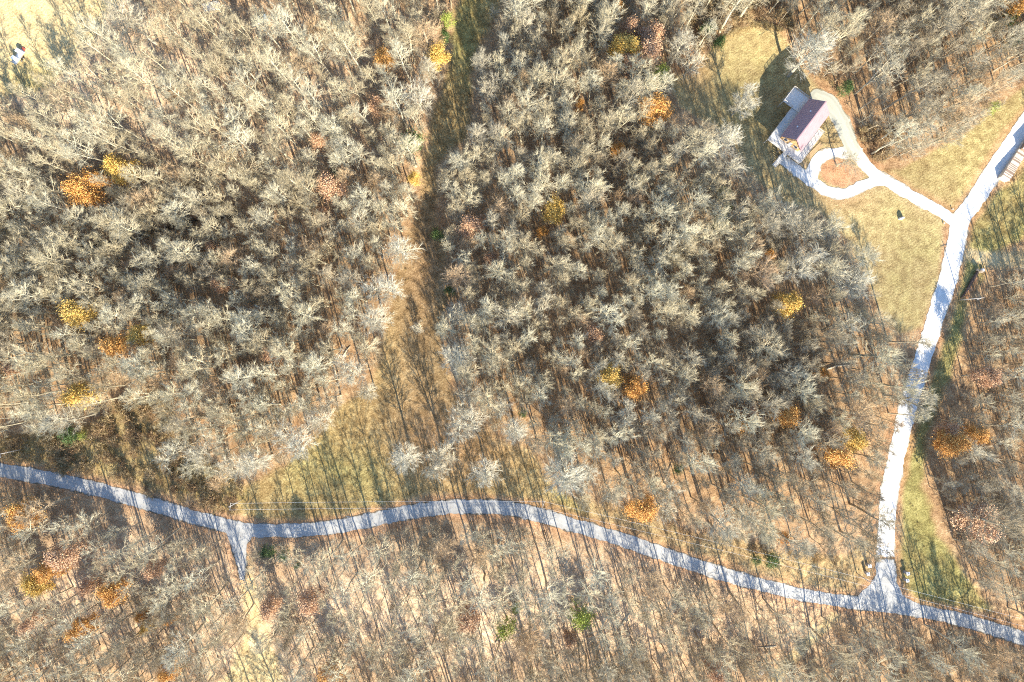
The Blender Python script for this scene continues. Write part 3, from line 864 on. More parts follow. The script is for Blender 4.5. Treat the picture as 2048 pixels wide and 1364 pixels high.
for u_, v_ in ((-3.0, -1.9), (3.0, -1.6)):
    b = MB(); zz = EAV - .35 + (RID - EAV + .35) * (v_ + 3.85) / 3.95
    b.tube([(u_, v_, zz - .1), (u_, v_, zz + .55)], .12, 10); b.tube([(u_, v_, zz + .55), (u_, v_, zz + .7)], [.24, .1], 10)
    b.build('roof_vent', M['whitep'], roof)
DK = 3.3                                                     # deck level
def deck(name, u0, u1, v0, v1, z, parent):
    b = MB(); u = u0
    if u1 - u0 > v1 - v0:
        v = v0
        while v < v1 - .01:
            b.box(u0, u1, v, min(v + .21, v1), z - .05, z); v += .225
    else:
        while u < u1 - .01:
            b.box(u, min(u + .21, u1), v0, v1, z - .05, z); u += .225
    b.box(u0, u1, v0, v0 + .08, z - .32, z - .052); b.box(u0, u1, v1 - .08, v1, z - .32, z - .052)
    b.box(u0, u0 + .08, v0 + .08, v1 - .08, z - .32, z - .052); b.box(u1 - .08, u1, v0 + .08, v1 - .08, z - .32, z - .052)
    d = b.build(name, M['deckw'], parent)
    return d
def railing(pts, z, parent):
    b = MB()
    for (a0, b0), (a1, b1) in zip(pts[:-1], pts[1:]):
        L = math.hypot(a1 - a0, b1 - b0); n = max(1, round(L / 1.8))
        for k in range(n + 1):
            t = k / n; x_, y_ = a0 + (a1 - a0) * t, b0 + (b1 - b0) * t
            b.box(x_ - .06, x_ + .06, y_ - .06, y_ + .06, z, z + 1.05)
        for hz, r in ((1.08, .07), (.62, .035), (.25, .035)):
            b.tube([(a0, b0, z + hz), (a1, b1, z + hz)], r, 4)
        m_ = int(L / .16)
        for k in range(m_):
            t = (k + .5) / m_
            b.box(a0 + (a1 - a0) * t - .015, a0 + (a1 - a0) * t + .015, b0 + (b1 - b0) * t - .015, b0 + (b1 - b0) * t + .015, z + .25, z + 1.02)
    return b.build('railing', M['railw'], parent)
d1 = deck('side_deck', -9.2, 3.1, -6.2, -3.32, DK, house)
d2 = deck('gable_deck', -9.2, -6.62, -3.31, 3.52, DK, house)
d3 = deck('front_deck', -9.2, 2.9, 3.53, 6.3, DK, house)
d4 = deck('raised_deck', 3.11, 8.5, -9.6, -3.32, DK + .35, house)
railing([(3.0, -6.15), (-9.15, -6.15), (-9.15, .2)], DK, d1)
railing([(-9.15, 1.7), (-9.15, 6.25), (2.85, 6.25), (2.85, 3.7)], DK, d3)
railing([(3.2, -6.3), (3.2, -9.55), (8.45, -9.55), (8.45, -3.5)], DK + .35, d4)
for (x_, y_, zt) in [(-9, -6, DK), (-5, -6, DK), (-1, -6, DK), (2.8, -6, DK), (-9, -1, DK), (-9, 3, DK), (-9, 6.1, DK), (-5, 6.1, DK), (-1, 6.1, DK), (2.7, 6.1, DK),
                     (3.3, -9.4, DK + .35), (8.3, -9.4, DK + .35), (8.3, -6, DK + .35), (5.8, -9.4, DK + .35)]:
    b = MB(); b.box(x_ - .1, x_ + .1, y_ - .1, y_ + .1, -4.5, zt - .33); b.build('deck_post', M['railw'], house)
b = MB()
for k in range(14):
    b.box(-9.25 - .28 * (k + 1), -9.25 - .28 * k, .25, 1.6, DK - .23 * (k + 1) - .06, DK - .23 * (k + 1))
for v_ in (.2, 1.6):
    b.add([(-9.25, v_, DK - .1), (-13.2, v_, -.1), (-13.2, v_, -.4), (-9.25, v_, DK - .4), (-9.25, v_ + .06, DK - .1), (-13.2, v_ + .06, -.1), (-13.2, v_ + .06, -.4), (-9.25, v_ + .06, DK - .4)],
          [(0, 1, 2, 3), (7, 6, 5, 4), (0, 4, 5, 1), (1, 5, 6, 2), (2, 6, 7, 3), (3, 7, 4, 0)])
b.build('stairs', M['deckw'], house)
def window(u_, v_, z_, ax, w=1.1, h_=1.3):
    b = MB(); f = .06
    if ax == 'u':
        sgn = 1 if u_ > 0 else -1
        for (a, c, e, g_) in ((-w / 2 - f, w / 2 + f, -f, 0), (-w / 2 - f, w / 2 + f, h_, h_ + f), (-w / 2 - f, -w / 2, 0, h_), (w / 2, w / 2 + f, 0, h_)):
            b.box(min(u_, u_ + sgn * .07), max(u_, u_ + sgn * .07), v_ + a, v_ + c, z_ + e, z_ + g_)
        fr = b.build('window', M['whitep'], house)
        b = MB(); b.box(min(u_, u_ + sgn * .03), max(u_, u_ + sgn * .03), v_ - w / 2, v_ + w / 2, z_, z_ + h_); b.build('pane', M['glass'], fr)
    else:
        sgn = 1 if v_ > 0 else -1
        for (a, c, e, g_) in ((-w / 2 - f, w / 2 + f, -f, 0), (-w / 2 - f, w / 2 + f, h_, h_ + f), (-w / 2 - f, -w / 2, 0, h_), (w / 2, w / 2 + f, 0, h_)):
            b.box(u_ + a, u_ + c, min(v_, v_ + sgn * .07), max(v_, v_ + sgn * .07), z_ + e, z_ + g_)
        fr = b.build('window', M['whitep'], house)
        b = MB(); b.box(u_ - w / 2, u_ + w / 2, min(v_, v_ + sgn * .03), max(v_, v_ + sgn * .03), z_, z_ + h_); b.build('pane', M['glass'], fr)
window(-6.6, -1.8, DK + .9, 'u'); window(-6.6, 2.0, DK + .9, 'u')
for u_ in (-4.5, -1.2, 2.0, 4.8):
    window(u_, 3.5, DK + .9, 'v'); window(u_, -3.3, DK + .9, 'v')
b = MB(); b.box(-6.67, -6.6, -.4, .6, DK, DK + 2.05); dr = b.build('door', M['whitep'], house)
b = MB(); b.tube([(-6.72, .48, DK + 1.0), (-6.8, .48, DK + 1.0)], .035, 6); b.build('handle', M['dark'], dr)

def loc(u_, v_):                                             # house-local to world
    c, s_ = math.cos(HROT), math.sin(HROT)
    return HB[0] + u_ * c - v_ * s_, HB[1] + u_ * s_ + v_ * c
# NB local y is to the left of the ridge direction: mirrored below
house.scale = (1, -1, 1)

# planting beds and path slabs beside the deck
def slab(name, pts, hgt, mat, label, cat):
    P = W(pts); z = float(np.mean(height(P[:, 0], P[:, 1])))
    c = P.mean(0)
    b = MB(); b.prism([(p[0] - c[0], p[1] - c[1]) for p in P][::-1], -.3, hgt)
    o = b.build(name, mat, None, bevel=.03); o.location = (c[0], c[1], z)
    return tag(o, label, cat)
M['mulch'] = simple('dry_mulch', (0.30, 0.20, 0.10), (0.46, 0.33, 0.18), 4.0, 0.95, bumpd=.08)
slab('garden_bed', [(1578, 309), (1583, 304), (1616, 327), (1611, 336), (1600, 332)], .12, M['mulch'], 'low tan planting bed between the gable deck and the drive', 'garden bed')
slab('garden_bed', [(1612, 312), (1640, 284), (1646, 290), (1618, 319)], .12, M['mulch'], 'narrow brown planting bed along the front deck', 'garden bed')

# ------------------------------------------------------------------ vehicles and other things
def wheel(parent, x, y, r=.36, w=.24):
    b = MB(); b.tube([(x, y - w / 2, r), (x, y + w / 2, r)], r, 16); t = b.build('wheel', M['dark'], parent, True)
    b = MB(); b.tube([(x, y - w / 2 - .01, r), (x, y + w / 2 + .01, r)], r * .55, 12); b.build('rim', M['steel'], t)
    return t
M['steel'] = simple('galvanised_steel', (0.45, 0.45, 0.45), (0.56, 0.56, 0.55), 3.0, 0.4, 0.6)
M['bluep'] = simple('pale_blue_car_paint', (0.42, 0.55, 0.62), (0.46, 0.59, 0.66), 1.0, 0.3)
M['redp'] = simple('dull_red_paint', (0.26, 0.06, 0.045), (0.34, 0.09, 0.06), 2.0, 0.6)
M['wood_pale'] = simple('pale_boards', (0.50, 0.46, 0.40), (0.66, 0.62, 0.56), 2.0, 0.85)
M['wood_old'] = simple('weathered_planks', (0.42, 0.35, 0.27), (0.60, 0.53, 0.44), 1.6, 0.9)
M['patch'] = simple('brown_planks', (0.20, 0.14, 0.10), (0.30, 0.22, 0.16), 1.6, 0.9)
# parked car in the upper wood clearing
g_ = ground(521, 43)
car = empty('parked_car', g_, R(28))
tag(car, 'pale blue pickup truck parked among bare trees near the top edge', 'car')
b = MB()
prof = [(-2.5, .45), (-2.5, 1.0), (-2.45, 1.08), (-.6, 1.10), (-.6, .45)]
b.add([(x_, s_ * .9, z_) for s_ in (-1, 1) for x_, z_ in [(-2.5, .42), (2.45, .42), (2.5, .78), (2.42, 1.0), (1.15, 1.08), (.75, 1.10), (-.75, 1.10), (-2.5, 1.06)]],
      [tuple(range(7, -1, -1)), tuple(range(8, 16))] + [(i, (i + 1) % 8, 8 + (i + 1) % 8, 8 + i) for i in range(8)])
body = b.build('body', M['bluep'], car, bevel=.06)
b = MB()
b.add([(-.85, -.82, 1.09), (1.1, -.82, 1.09), (1.1, .82, 1.09), (-.85, .82, 1.09), (-.7, -.68, 1.72), (.45, -.68, 1.72), (.45, .68, 1.72), (-.7, .68, 1.72)],
      [(3, 2, 1, 0), (4, 5, 6, 7), (0, 1, 5, 4), (1, 2, 6, 5), (2, 3, 7, 6), (3, 0, 4, 7)])
b.build('cab_window', M['glass'], car, bevel=.03)
b = MB(); b.box(-.66, .42, -.66, .66, 1.721, 1.78); b.build('roof', M['bluep'], car, bevel=.04)
b = MB(); b.box(-2.4, -.9, -.78, .78, 1.105, 1.13); b.box(-2.4, -.95, -.85, -.78, 1.07, 1.35); b.box(-2.4, -.95, .78, .85, 1.07, 1.35); b.box(-2.46, -2.4, -.85, .85, 1.07, 1.35); b.build('cargo_bed', M['dark'], car)
for x_ in (-1.6, 1.55):
    for y_ in (-.82, .82): wheel(car, x_, y_)
for y_ in (-.62, .62):
    b = MB(); b.box(2.47, 2.53, y_ - .16, y_ + .16, .74, .90); b.build('headlight', M['whitep'], car)
TAKEN.append((g_[0], g_[1], 4.0))
# white flatbed trailer in the dry field
g_ = ground(42, 115)
tr = empty('flatbed_trailer', g_, R(56))
tag(tr, 'long white flatbed trailer with red tongue standing in the dry top left field', 'trailer')
b = MB(); b.box(-2.6, 2.2, -.75, .75, .75, .92); b.build('deck', M['whitep'], tr, bevel=.02)
b = MB(); b.box(-2.62, -2.5, -.85, .85, .93, 1.5); b.box(-2.5, 2.1, -.86, -.80, .93, 1.12); b.box(-2.5, 2.1, .80, .86, .93, 1.12); b.build('side_rail', M['steel'], tr)
b = MB(); b.tube([(2.2, -.6, .8), (3.3, 0, .6)], .06, 6); b.tube([(2.2, .6, .8), (3.3, 0, .6)], .06, 6); b.box(2.3, 3.1, -.45, .45, .82, 1.25); b.build('tongue', M['redp'], tr)
for x_ in (-.7, .25):
    for y_ in (-.98, .98): wheel(tr, x_, y_, .34, .22)
M['crate'] = M['whitep']
for k, (u_, hh, lb) in enumerate(((1.35, 1.5, 'tall white bin on the red tongue end of the flatbed trailer'), (-1.2, 1.3, 'lower white bin on the tail end of the flatbed trailer'))):
    c, s_ = math.cos(R(56)), math.sin(R(56))
    b = MB(); b.box(-.55, .55, -.7, .7, 0, hh); b.box(-.6, .6, -.75, .75, hh, hh + .08)
    o = b.build('storage_bin', M['whitep'], None, bevel=.04); o.location = (g_[0] + u_ * c, g_[1] + u_ * s_, g_[2] + .922); o.rotation_euler = (0, 0, R(56))
    tag(o, lb, 'bin')
# stack of boards at the top edge
g_ = ground(424, 14)
b = MB()
for lay in range(5):
    for k in range(7):
        if lay % 2 == 0: b.box(-2.4 + random.uniform(-.3, .3), 2.4 + random.uniform(-.3, .3), -1.2 + k * .35, -.94 + k * .35, lay * .14, lay * .14 + .10)
        elif k < 4: b.box(-2.1 + k * 1.3, -1.9 + k * 1.3, -1.3, 1.3, lay * .14 - .035, lay * .14 + .138)
o = b.build('board_pile', M['wood_pale'], None); o.location = g_; o.rotation_euler = (0, 0, R(12))
tag(o, 'pile of pale boards lying among trees at the top edge left of the truck', 'lumber pile')
TAKEN.append((g_[0], g_[1], 4.0))
# small white utility vehicle low right of centre
g_ = ground(1519, 1338)
uv = empty('utility_vehicle', g_, R(90))
tag(uv, 'small white roofed utility vehicle parked in the wood at the bottom edge', 'vehicle')
b = MB(); b.box(-1.5, 1.5, -.6, .6, .45, .8); b.box(.75, 1.55, -.55, .55, .8, 1.05); b.build('body', M['steel'], uv, bevel=.05)
b = MB(); b.box(-.9, .75, -.72, .72, 1.95, 2.03); b.build('roof', M['whitep'], uv, bevel=.03)
b = MB()
for x_ in (-.8, .65):
    for y_ in (-.62, .62): b.tube([(x_, y_, .8), (x_, y_, 1.95)], .035, 6)
b.build('roll_cage', M['dark'], uv)
b = MB(); b.box(-.5, -.05, -.55, .55, .8, 1.0); b.box(-.62, -.5, -.55, .55, .8, 1.5); b.build('seat', M['dark'], uv, bevel=.03)
b = MB(); b.box(-1.5, -.7, -.6, .6, .83, .87); b.box(-1.5, -.7, -.6, -.55, .87, 1.1); b.box(-1.5, -.7, .55, .6, .87, 1.1); b.build('cargo_bed', M['bluep'], uv)
for x_ in (-1.05, 1.1):
    for y_ in (-.74, .74): wheel(uv, x_, y_, .33, .26)
TAKEN.append((g_[0], g_[1], 3.5))
# weathered loading deck beside the lane
D0, D1 = np.array(ground(1998, 360)[:2]), np.array(ground(2062, 268)[:2])
dv = D1 - D0; Ld = float(np.linalg.norm(dv)); ang = math.atan2(dv[1], dv[0])
zd = float(height(*(D0 + dv * .4)))
ld = empty('loading_deck', (D0[0], D0[1], zd), ang)
tag(ld, 'weathered plank loading deck beside the lane at the right edge', 'deck')
b = MB(); u = 0
while u < Ld:
    b.cur = 1 if random.random() < .22 else 0
    b.box(u, u + .26, random.uniform(-1.9, -1.7), random.uniform(.9, 1.05), 1.55, 1.61); u += .275
b.build('planking', [M['wood_old'], M['patch']], ld)
b = MB(); b.box(0, Ld, .78, .88, -.4, 1.545); b.box(0, Ld, -1.65, -1.55, -.4, 1.545); b.box(0, .1, -1.55, .78, -.4, 1.545); b.build('skirt_board', M['wood_old'], ld)
b = MB(); b.box(Ld * .62, Ld, -.8, .7, 1.615, 3.3); b.build('crate_stack', M['patch'], ld)
b = MB(); b.box(Ld * .6, Ld + .1, -.95, .85, 3.305, 3.42); b.build('cover', M['wood_pale'], ld)
TAKEN.append((D0[0] + 4, D0[1] + 5, 4.0))
# fallen tree with upturned root plate, beside the lane
p0, p1 = ground(1952, 545), ground(1921, 597)
ft = empty('fallen_tree', p0, 0)
tag(ft, 'dark fallen tree trunk with upturned root plate right of the lane', 'fallen tree')
d = np.array(p1) - np.array(p0)
b = MB(); b.tube([(0, 0, .7), tuple(d * .35 + [0, 0, .55]), tuple(d * .7 + [.2, 0, .42]), tuple(d + [0, 0, .3])], [.5, .42, .34, .2], 9)
for k in range(7):
    t = .35 + .09 * k; q = d * t + [0, 0, .5]
    b.tube([tuple(q), tuple(q + [random.uniform(-1.6, 1.6), random.uniform(-1.2, 1.2), random.uniform(.3, 1.5)])], [.10, .02], 5)
M['deadwood'] = simple('dark_dead_wood', (0.07, 0.045, 0.035), (0.15, 0.10, 0.075), 2.0, 0.9)
M['rootsoil'] = simple('root_plate_soil', (0.20, 0.14, 0.09), (0.42, 0.36, 0.28), 3.0, 0.95)
b.build('trunk', M['deadwood'], ft)
ax = unit(-d * [1, 1, 0]); sd = np.array([-ax[1], ax[0], 0]); b = MB(); pts = []
for k in range(14):
    t = 2 * math.pi * k / 14; r_ = random.uniform(.8, 1.35)
    pts.append(sd * r_ * math.cos(t) + np.array([0, 0, 1.05 + r_ * math.sin(t) * .95]))
b.add([p + ax * .2 for p in pts] + [p + ax * .6 for p in pts], [tuple(range(13, -1, -1)), tuple(range(14, 28))] + [(i, (i + 1) % 14, 14 + (i + 1) % 14, 14 + i) for i in range(14)])
for k in range(16):
    t = random.uniform(0, 6.28); q = ax * .5 + sd * 1.0 * math.cos(t) + np.array([0, 0, 1.1 + math.sin(t)])
    b.tube([tuple(q), tuple(q + ax * random.uniform(.1, .9) + sd * random.uniform(-.8, .8) + np.array([0, 0, random.uniform(-.3, .8)]))], [.07, .015], 5)
b.build('root_plate', M['rootsoil'], ft)
TAKEN.append(((p0[0] + p1[0]) / 2, (p0[1] + p1[1]) / 2, 5.0))
g_ = ground(1963, 540)
b = MB(); b.tube([(0, 0, 0), (0, 0, .1), (0, 0, .85), (0, 0, .9)], [.42, .46, .46, .38], 14)
o = b.build('barrel', M['whitep'], None, True); o.location = g_; o.rotation_euler = (R(4), R(6), 0)
tag(o, 'white barrel beside the upturned root plate of the fallen tree', 'barrel')
# pale standing stone on the lawn
g_ = ground(1801, 437)
b = MB(); prof = [(0, .95), (.35, 1.0), (.8, .95), (1.25, .78), (1.55, .5), (1.72, .15)]
V_, n_ = [], 14
for z_, r_ in prof:
    for k in range(n_):
        t = 2 * math.pi * k / n_; j_ = 1 + .07 * math.sin(3 * t + z_ * 4)
        V_.append((.85 * r_ * j_ * math.cos(t), .42 * r_ * j_ * math.sin(t), z_))
F_ = [(i * n_ + k, i * n_ + (k + 1) % n_, (i + 1) * n_ + (k + 1) % n_, (i + 1) * n_ + k) for i in range(5) for k in range(n_)] + [tuple(5 * n_ + k for k in range(n_))]
b.add(V_, F_)
M['whitestone'] = simple('pale_limestone', (0.66, 0.65, 0.62), (0.78, 0.77, 0.75), 1.5, 0.85, bumpd=.04)
o = b.build('standing_stone', M['whitestone'], None, True); o.location = (g_[0], g_[1], g_[2] - .1); o.rotation_euler = (0, 0, R(18))
tag(o, 'rounded white standing stone alone on the lawn below the drive', 'stone')
# short drive marker posts
for px, py, lb in ((1903, 419, 'short wooden marker post above the mouth of the house drive'), (1886, 447, 'short wooden marker post below the mouth of the house drive')):
    g_ = ground(px, py)
    mp_ = empty('marker_post', g_, R(30)); tag(mp_, lb, 'post', 'marker posts at the house drive')
    b = MB(); b.box(-.12, .12, -.12, .12, -.2, .75); b.build('shaft', M['wood_old'], mp_, bevel=.02)
    b = MB(); b.box(-.17, .17, -.17, .17, .752, .82); b.build('cap', M['wood_pale'], mp_, bevel=.02)
# entrance pillars
for px, py, lb in ((1733, 1128, 'stone entrance pillar left of the lane mouth, the one farther from the road'), (1730, 1144, 'stone entrance pillar left of the lane mouth, the one nearer the road'),
                   (1809, 1143, 'stone entrance pillar right of the lane mouth, the one farther from the road'), (1808, 1157, 'stone entrance pillar right of the lane mouth, the one nearer the road')):
    g_ = ground(px, py)
    p_ = empty('entrance_pillar', g_, R(8)); tag(p_, lb, 'pillar', 'entrance pillars at the lane mouth')
    b = MB(); b.box(-.38, .38, -.38, .38, -.3, 1.95); b.build('column', M['stone'], p_, bevel=.04)
    b = MB(); b.box(-.5, .5, -.5, .5, 1.952, 2.08); b.build('cap', M['whitestone'], p_, bevel=.03)
    b = MB(); b.tube([(0, 0, 2.082), (0, 0, 2.2), (0, 0, 2.42), (0, 0, 2.5)], [.1, .2, .17, .04], 10); b.build('finial', M['whitep'], p_, True)
    TAKEN.append((g_[0], g_[1], 2.0))
# curved fallen log and others
M['logm'] = simple('pale_fallen_log', (0.46, 0.38, 0.26), (0.60, 0.52, 0.38), 2.0, 0.9)
for pts, r_, lb in (([(816, 1283), (826, 1283), (836, 1278), (843, 1270)], .35, 'curved pale fallen log on the leaf litter below the road'),
                    ([(600, 318), (640, 312)], .25, 'straight grey fallen log in the shaded hollow left of the strip'),
                    ([(1640, 742), (1672, 732), (1700, 730)], .3, 'long pale fallen log above the dark hollow near the lane')):
    P = [ground(*p) for p in pts]; c = np.array(P[0])
    b = MB(); b.tube([tuple(np.array(p) - c + [0, 0, r_ * .8]) for p in P], np.linspace(r_, r_ * .55, len(P)).tolist(), 8)
    o = b.build('fallen_log', M['logm'], None, True); o.location = c; tag(o, lb, 'log', 'fallen logs')
gl_ = np.random.default_rng(41)
for k in range(16):
    px, py = [(gl_.uniform(560, 1600), gl_.uniform(1130, 1340)), (gl_.uniform(120, 700), gl_.uniform(120, 760)), (gl_.uniform(1050, 1500), gl_.uniform(330, 960))][k % 3]
    if py < np.interp(px, [p[0] for p in ROAD], [p[1] for p in ROAD]) + 40 and k % 3 == 0: continue
    q = np.array(ground(px, py)); an = gl_.uniform(0, 6.28); L_ = gl_.uniform(3, 8); q2 = q + np.array([math.cos(an) * L_, math.sin(an) * L_, 0]); q2[2] = float(height(q2[0], q2[1]))
    b = MB(); r_ = gl_.uniform(.16, .32); md_ = (q + q2) / 2 + np.array([gl_.normal(0, .3), gl_.normal(0, .3), 0])
    b.tube([(0, 0, r_ * .8), tuple(md_ - q + [0, 0, r_ * .8]), tuple(q2 - q + [0, 0, r_ * .5])], [r_, r_ * .85, r_ * .5], 8)
    b.tube([tuple(md_ - q + [0, 0, r_]), tuple(md_ - q + [gl_.normal(0, .8), gl_.normal(0, .8), 1.0])], [r_ * .4, .03], 5)
    o = b.build('fallen_log', M['logm'], None, True); o.location = q
    tag(o, 'grey fallen log %s, %s' % (zone_name(px, py), where(px, py)), 'log', 'fallen logs')
# utility poles and wires
M['polem'] = simple('grey_utility_pole', (0.44, 0.40, 0.34), (0.56, 0.52, 0.46), 3.0, 0.85)
tops = []
for px, py, ang, lb in ((45, 898, 100, 'wooden utility pole at the left edge above the road'), (485, 998, 82, 'wooden utility pole above the road near the short spur'),
                        (1083, 994, 70, 'wooden utility pole above the middle bend of the road'), (1713, 1146, 70, 'wooden utility pole at the road junction beside the lane mouth'),
                        (1918, 600, 20, 'lone wooden utility pole beside the lane below the fallen tree'), (2105, 1247, 65, 'utility pole just past the lower right corner')):
    g_ = ground(px, py)
    up = empty('utility_pole', g_, R(ang)); tag(up, lb, 'utility pole', 'utility poles')
    b = MB(); b.tube([(0, 0, -.3), (0, 0, 5), (0, 0, 10.4)], [.17, .14, .11], 10); b.build('shaft', M['polem'], up, True)
    b = MB(); b.box(-1.1, 1.1, -.2, -.12, 9.7, 9.84); b.build('crossarm', M['polem'], up)
    for x_ in (-1.0, 1.0):
        b = MB(); b.tube([(x_, -.16, 9.842), (x_, -.16, 9.95), (x_, -.16, 10.02)], [.05, .06, .03], 8); b.build('insulator', M['whitep'], up)
    tops.append((np.array(g_), R(ang)))
    TAKEN.append((g_[0], g_[1], 1.5))
M['wire'] = simple('bright_aluminium_cable', (0.74, 0.73, 0.70), (0.80, 0.79, 0.76), 1.0, 0.35, 0.0)
def tip_(k, sx):
    g_, a = tops[k]; c, s_ = math.cos(a), math.sin(a)
    return g_ + np.array([sx * c + .16 * s_, sx * s_ - .16 * c, 10.0])
for sx, lb in ((-1.0, 'overhead power cable along the road, the one on the wood side'), (1.0, 'overhead power cable along the road, the one on the meadow side')):
    b = MB()
    for k0, k1 in ((1, 2), (2, 3), (3, 5)):
        a, c = tip_(k0, sx), tip_(k1, sx); L_ = np.linalg.norm(c - a)
        b.tube([tuple(a + (c - a) * t - np.array([0, 0, 4 * (.012 * L_) * t * (1 - t)])) for t in np.linspace(0, 1, 15)], .02, 5)
    o = b.build('power_cable', M['wire'], None); tag(o, lb, 'power cable', 'overhead cables')

# ------------------------------------------------------------------ the woods
def blocked(X, Y, PX, PY, pad):
    """True where no wood tree may stand: open grass (by crown position), roads, house, things"""
    bad = np.zeros(X.shape, bool)
    kk = (CAM_H - height(X, Y)) / FPX
    CX, CY = (PX - 1024.0) * kk, -(PY - 682.0) * kk           # where the crown hides the ground
    for k, extra in (('meadow', 2.6), ('yard', 2.6), ('north', 1.6), ('field', 2.0), ('clearing', 1.2)):
        bad |= poly_sdf(X, Y, ZONES[k]) < min(extra, pad)
        bad |= poly_sdf(CX, CY, ZONES[k]) < (extra if pad > 1 else .8)
    bad |= (np.minimum(lane_sdf(CX, CY), road_sdf(CX, CY)) < (1.8 if pad > 1 else .5)) & ~((PY > 740) & (PY < 850) & (PX < 1840))
    bad |= line_sdf(CX, CY, TRAILW, .9) < 1.9
    bad |= line_sdf(CX, CY, LANE2W, .9) < 1.6
    bad |= line_sdf(CX, CY, TRACKW, 1.2) < 1.0
    bad |= poly_sdf(X, Y, ZONES['thicket']) < .5
    bad |= poly_sdf(X, Y, ZONES['east']) < (2.0 if pad > 1 else .3)
    bad |= poly_sdf(X, Y, ZONES['verge']) < .6
    bad |= poly_sdf(CX, CY, ZONES['verge']) < .2
    bad |= poly_sdf(CX, CY, ZONES['east']) < .9
    bad |= np.minimum(road_sdf(X, Y), lane_sdf(X, Y)) < 1.6
    bad |= line_sdf(X, Y, TRAILW, .8) < .6
    return bad

def darts(n_try, spacing, bbox, seed):
    g = np.random.default_rng(seed)
    cell = spacing.max() if hasattr(spacing, 'max') else spacing
    return g.uniform(bbox[0], bbox[1], n_try), g.uniform(bbox[2], bbox[3], n_try)

XMIN, XMAX, YMIN, YMAX = -188, 188, -138, 128
X, Y = darts(40000, 4.5, (XMIN, XMAX, YMIN, YMAX), 5)
Z = height(X, Y)
PX, PY = topix(X, Y, Z + 13)
ok = ~blocked(X, Y, PX, PY, 1.2)
X, Y, Z, PX, PY = X[ok], Y[ok], Z[ok], PX[ok], PY[ok]
road_y = np.interp(PX, [p[0] for p in ROAD], [p[1] for p in ROAD])
below = PY > road_y
topl = (PX < 900) & (PY < 300 + 60 * np.sin(PX / 130.0) - .12 * PX + 60)
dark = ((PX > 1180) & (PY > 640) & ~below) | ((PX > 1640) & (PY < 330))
gl = lambda cx, cy, rx, ry: np.exp(-(((PX - cx) / rx) ** 2 + ((PY - cy) / ry) ** 2))
gloom = (gl(310, 1270, 110, 70) + gl(1190, 1340, 130, 50) + gl(1960, 1010, 130, 130)) > .45  # dark ravine patches, their shade painted through greyer trees
sp = np.where(below, 5.1, np.where(topl, 4.4, 3.95))
sp = np.where(gloom, 3.5, sp) * np.random.default_rng(77).uniform(.78, 1.3, len(PX))
east_side = (PX > np.interp(-PY, [-1200, -700, -440], [1790, 1850, 1930])) & (PY > 330) & ~below
grid = {}
for (x, y, r) in TAKEN:
    grid.setdefault((int(x // 6), int(y // 6)), []).append((x, y, r))
trees = []
for k in range(len(X)):
    x, y = X[k], Y[k]; i, j = int(x // 6), int(y // 6); good = True
    for a in (-1, 0, 1):
        for c in (-1, 0, 1):
            for (qx, qy, qr) in grid.get((i + a, j + c), ()):
                if (qx - x) ** 2 + (qy - y) ** 2 < (max(qr, sp[k] * .5) + sp[k] * .5) ** 2: good = False; break
            if not good: break
        if not good: break
    if not good: continue
    grid.setdefault((i, j), []).append((x, y, sp[k] * .5))
    if rng.random() < .08: kd = 'tan'
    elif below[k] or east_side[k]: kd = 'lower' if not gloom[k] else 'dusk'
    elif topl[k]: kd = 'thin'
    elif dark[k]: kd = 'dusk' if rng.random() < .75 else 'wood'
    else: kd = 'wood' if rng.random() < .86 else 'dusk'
    s = float(np.clip(rng.lognormal(0, .22) * (sp[k] / 4.0) ** .55, .5, 1.6))
    trees.append((x, y, Z[k], kd, int(rng.integers(0, 100)), s, float(np.clip(.55 + .45 * s + rng.normal(0, .06), .6, 1.25)) * (.72 if east_side[k] else 1.0), rng.uniform(0, 6.28)))
print('wood trees', len(trees))

# the largest ones in view stand as individual trees
N_IND = 300 - sum(1 for e in EDGE if not (e[3] == 'bushy' and e[2] < 40))
def seen(t):
    px, py = topix(t[0], t[1], t[2] + 14 * t[6])
    return 20 < px < 2028 and 20 < py < 1344
order = sorted((i for i, t in enumerate(trees) if seen(t)), key=lambda i: -trees[i][5] * TYPES[trees[i][3]][trees[i][4] % len(TYPES[trees[i][3]])][3])
chosen = set(order[:N_IND])
LOOK = {'tan': 'broad tan bare tree', 'wood': 'broad pale bare tree', 'thin': 'tall slender pale bare tree', 'lower': 'broad grey brown bare tree', 'dusk': 'broad dull grey bare tree'}
seen_lab = set()
for i in sorted(chosen):
    x, y, z, kd, v, s, sz, rz = trees[i]
    Tm, Cm, h, cr = TYPES[kd][v % len(TYPES[kd])][:4]
    px, py = topix(x, y, z + h * sz * .75)
    lab = '%s %s, %d%% across and %d%% down the photo' % (LOOK[kd], zone_name(px, py), round(px / 20.48), round(py / 13.64))
    if lab in seen_lab:
        lab = '%s %s, %.1f%% across and %.1f%% down the photo' % (LOOK[kd], zone_name(px, py), px / 20.48, py / 13.64)
    seen_lab.add(lab)
    e = empty('bare_tree', (x, y, z - .05), rz); a_ = float(rng.uniform(.86, 1.16)); e.scale = (s * a_, s / a_, sz); e.rotation_euler[0] = float(rng.normal(0, .045))
    tag(e, lab, 'tree', GROUP_T)
    for me_, nm in ((Tm, 'trunk'), (Cm, 'crown')):
        o = bpy.data.objects.new(nm, me_); o.parent = e; COL.objects.link(o)

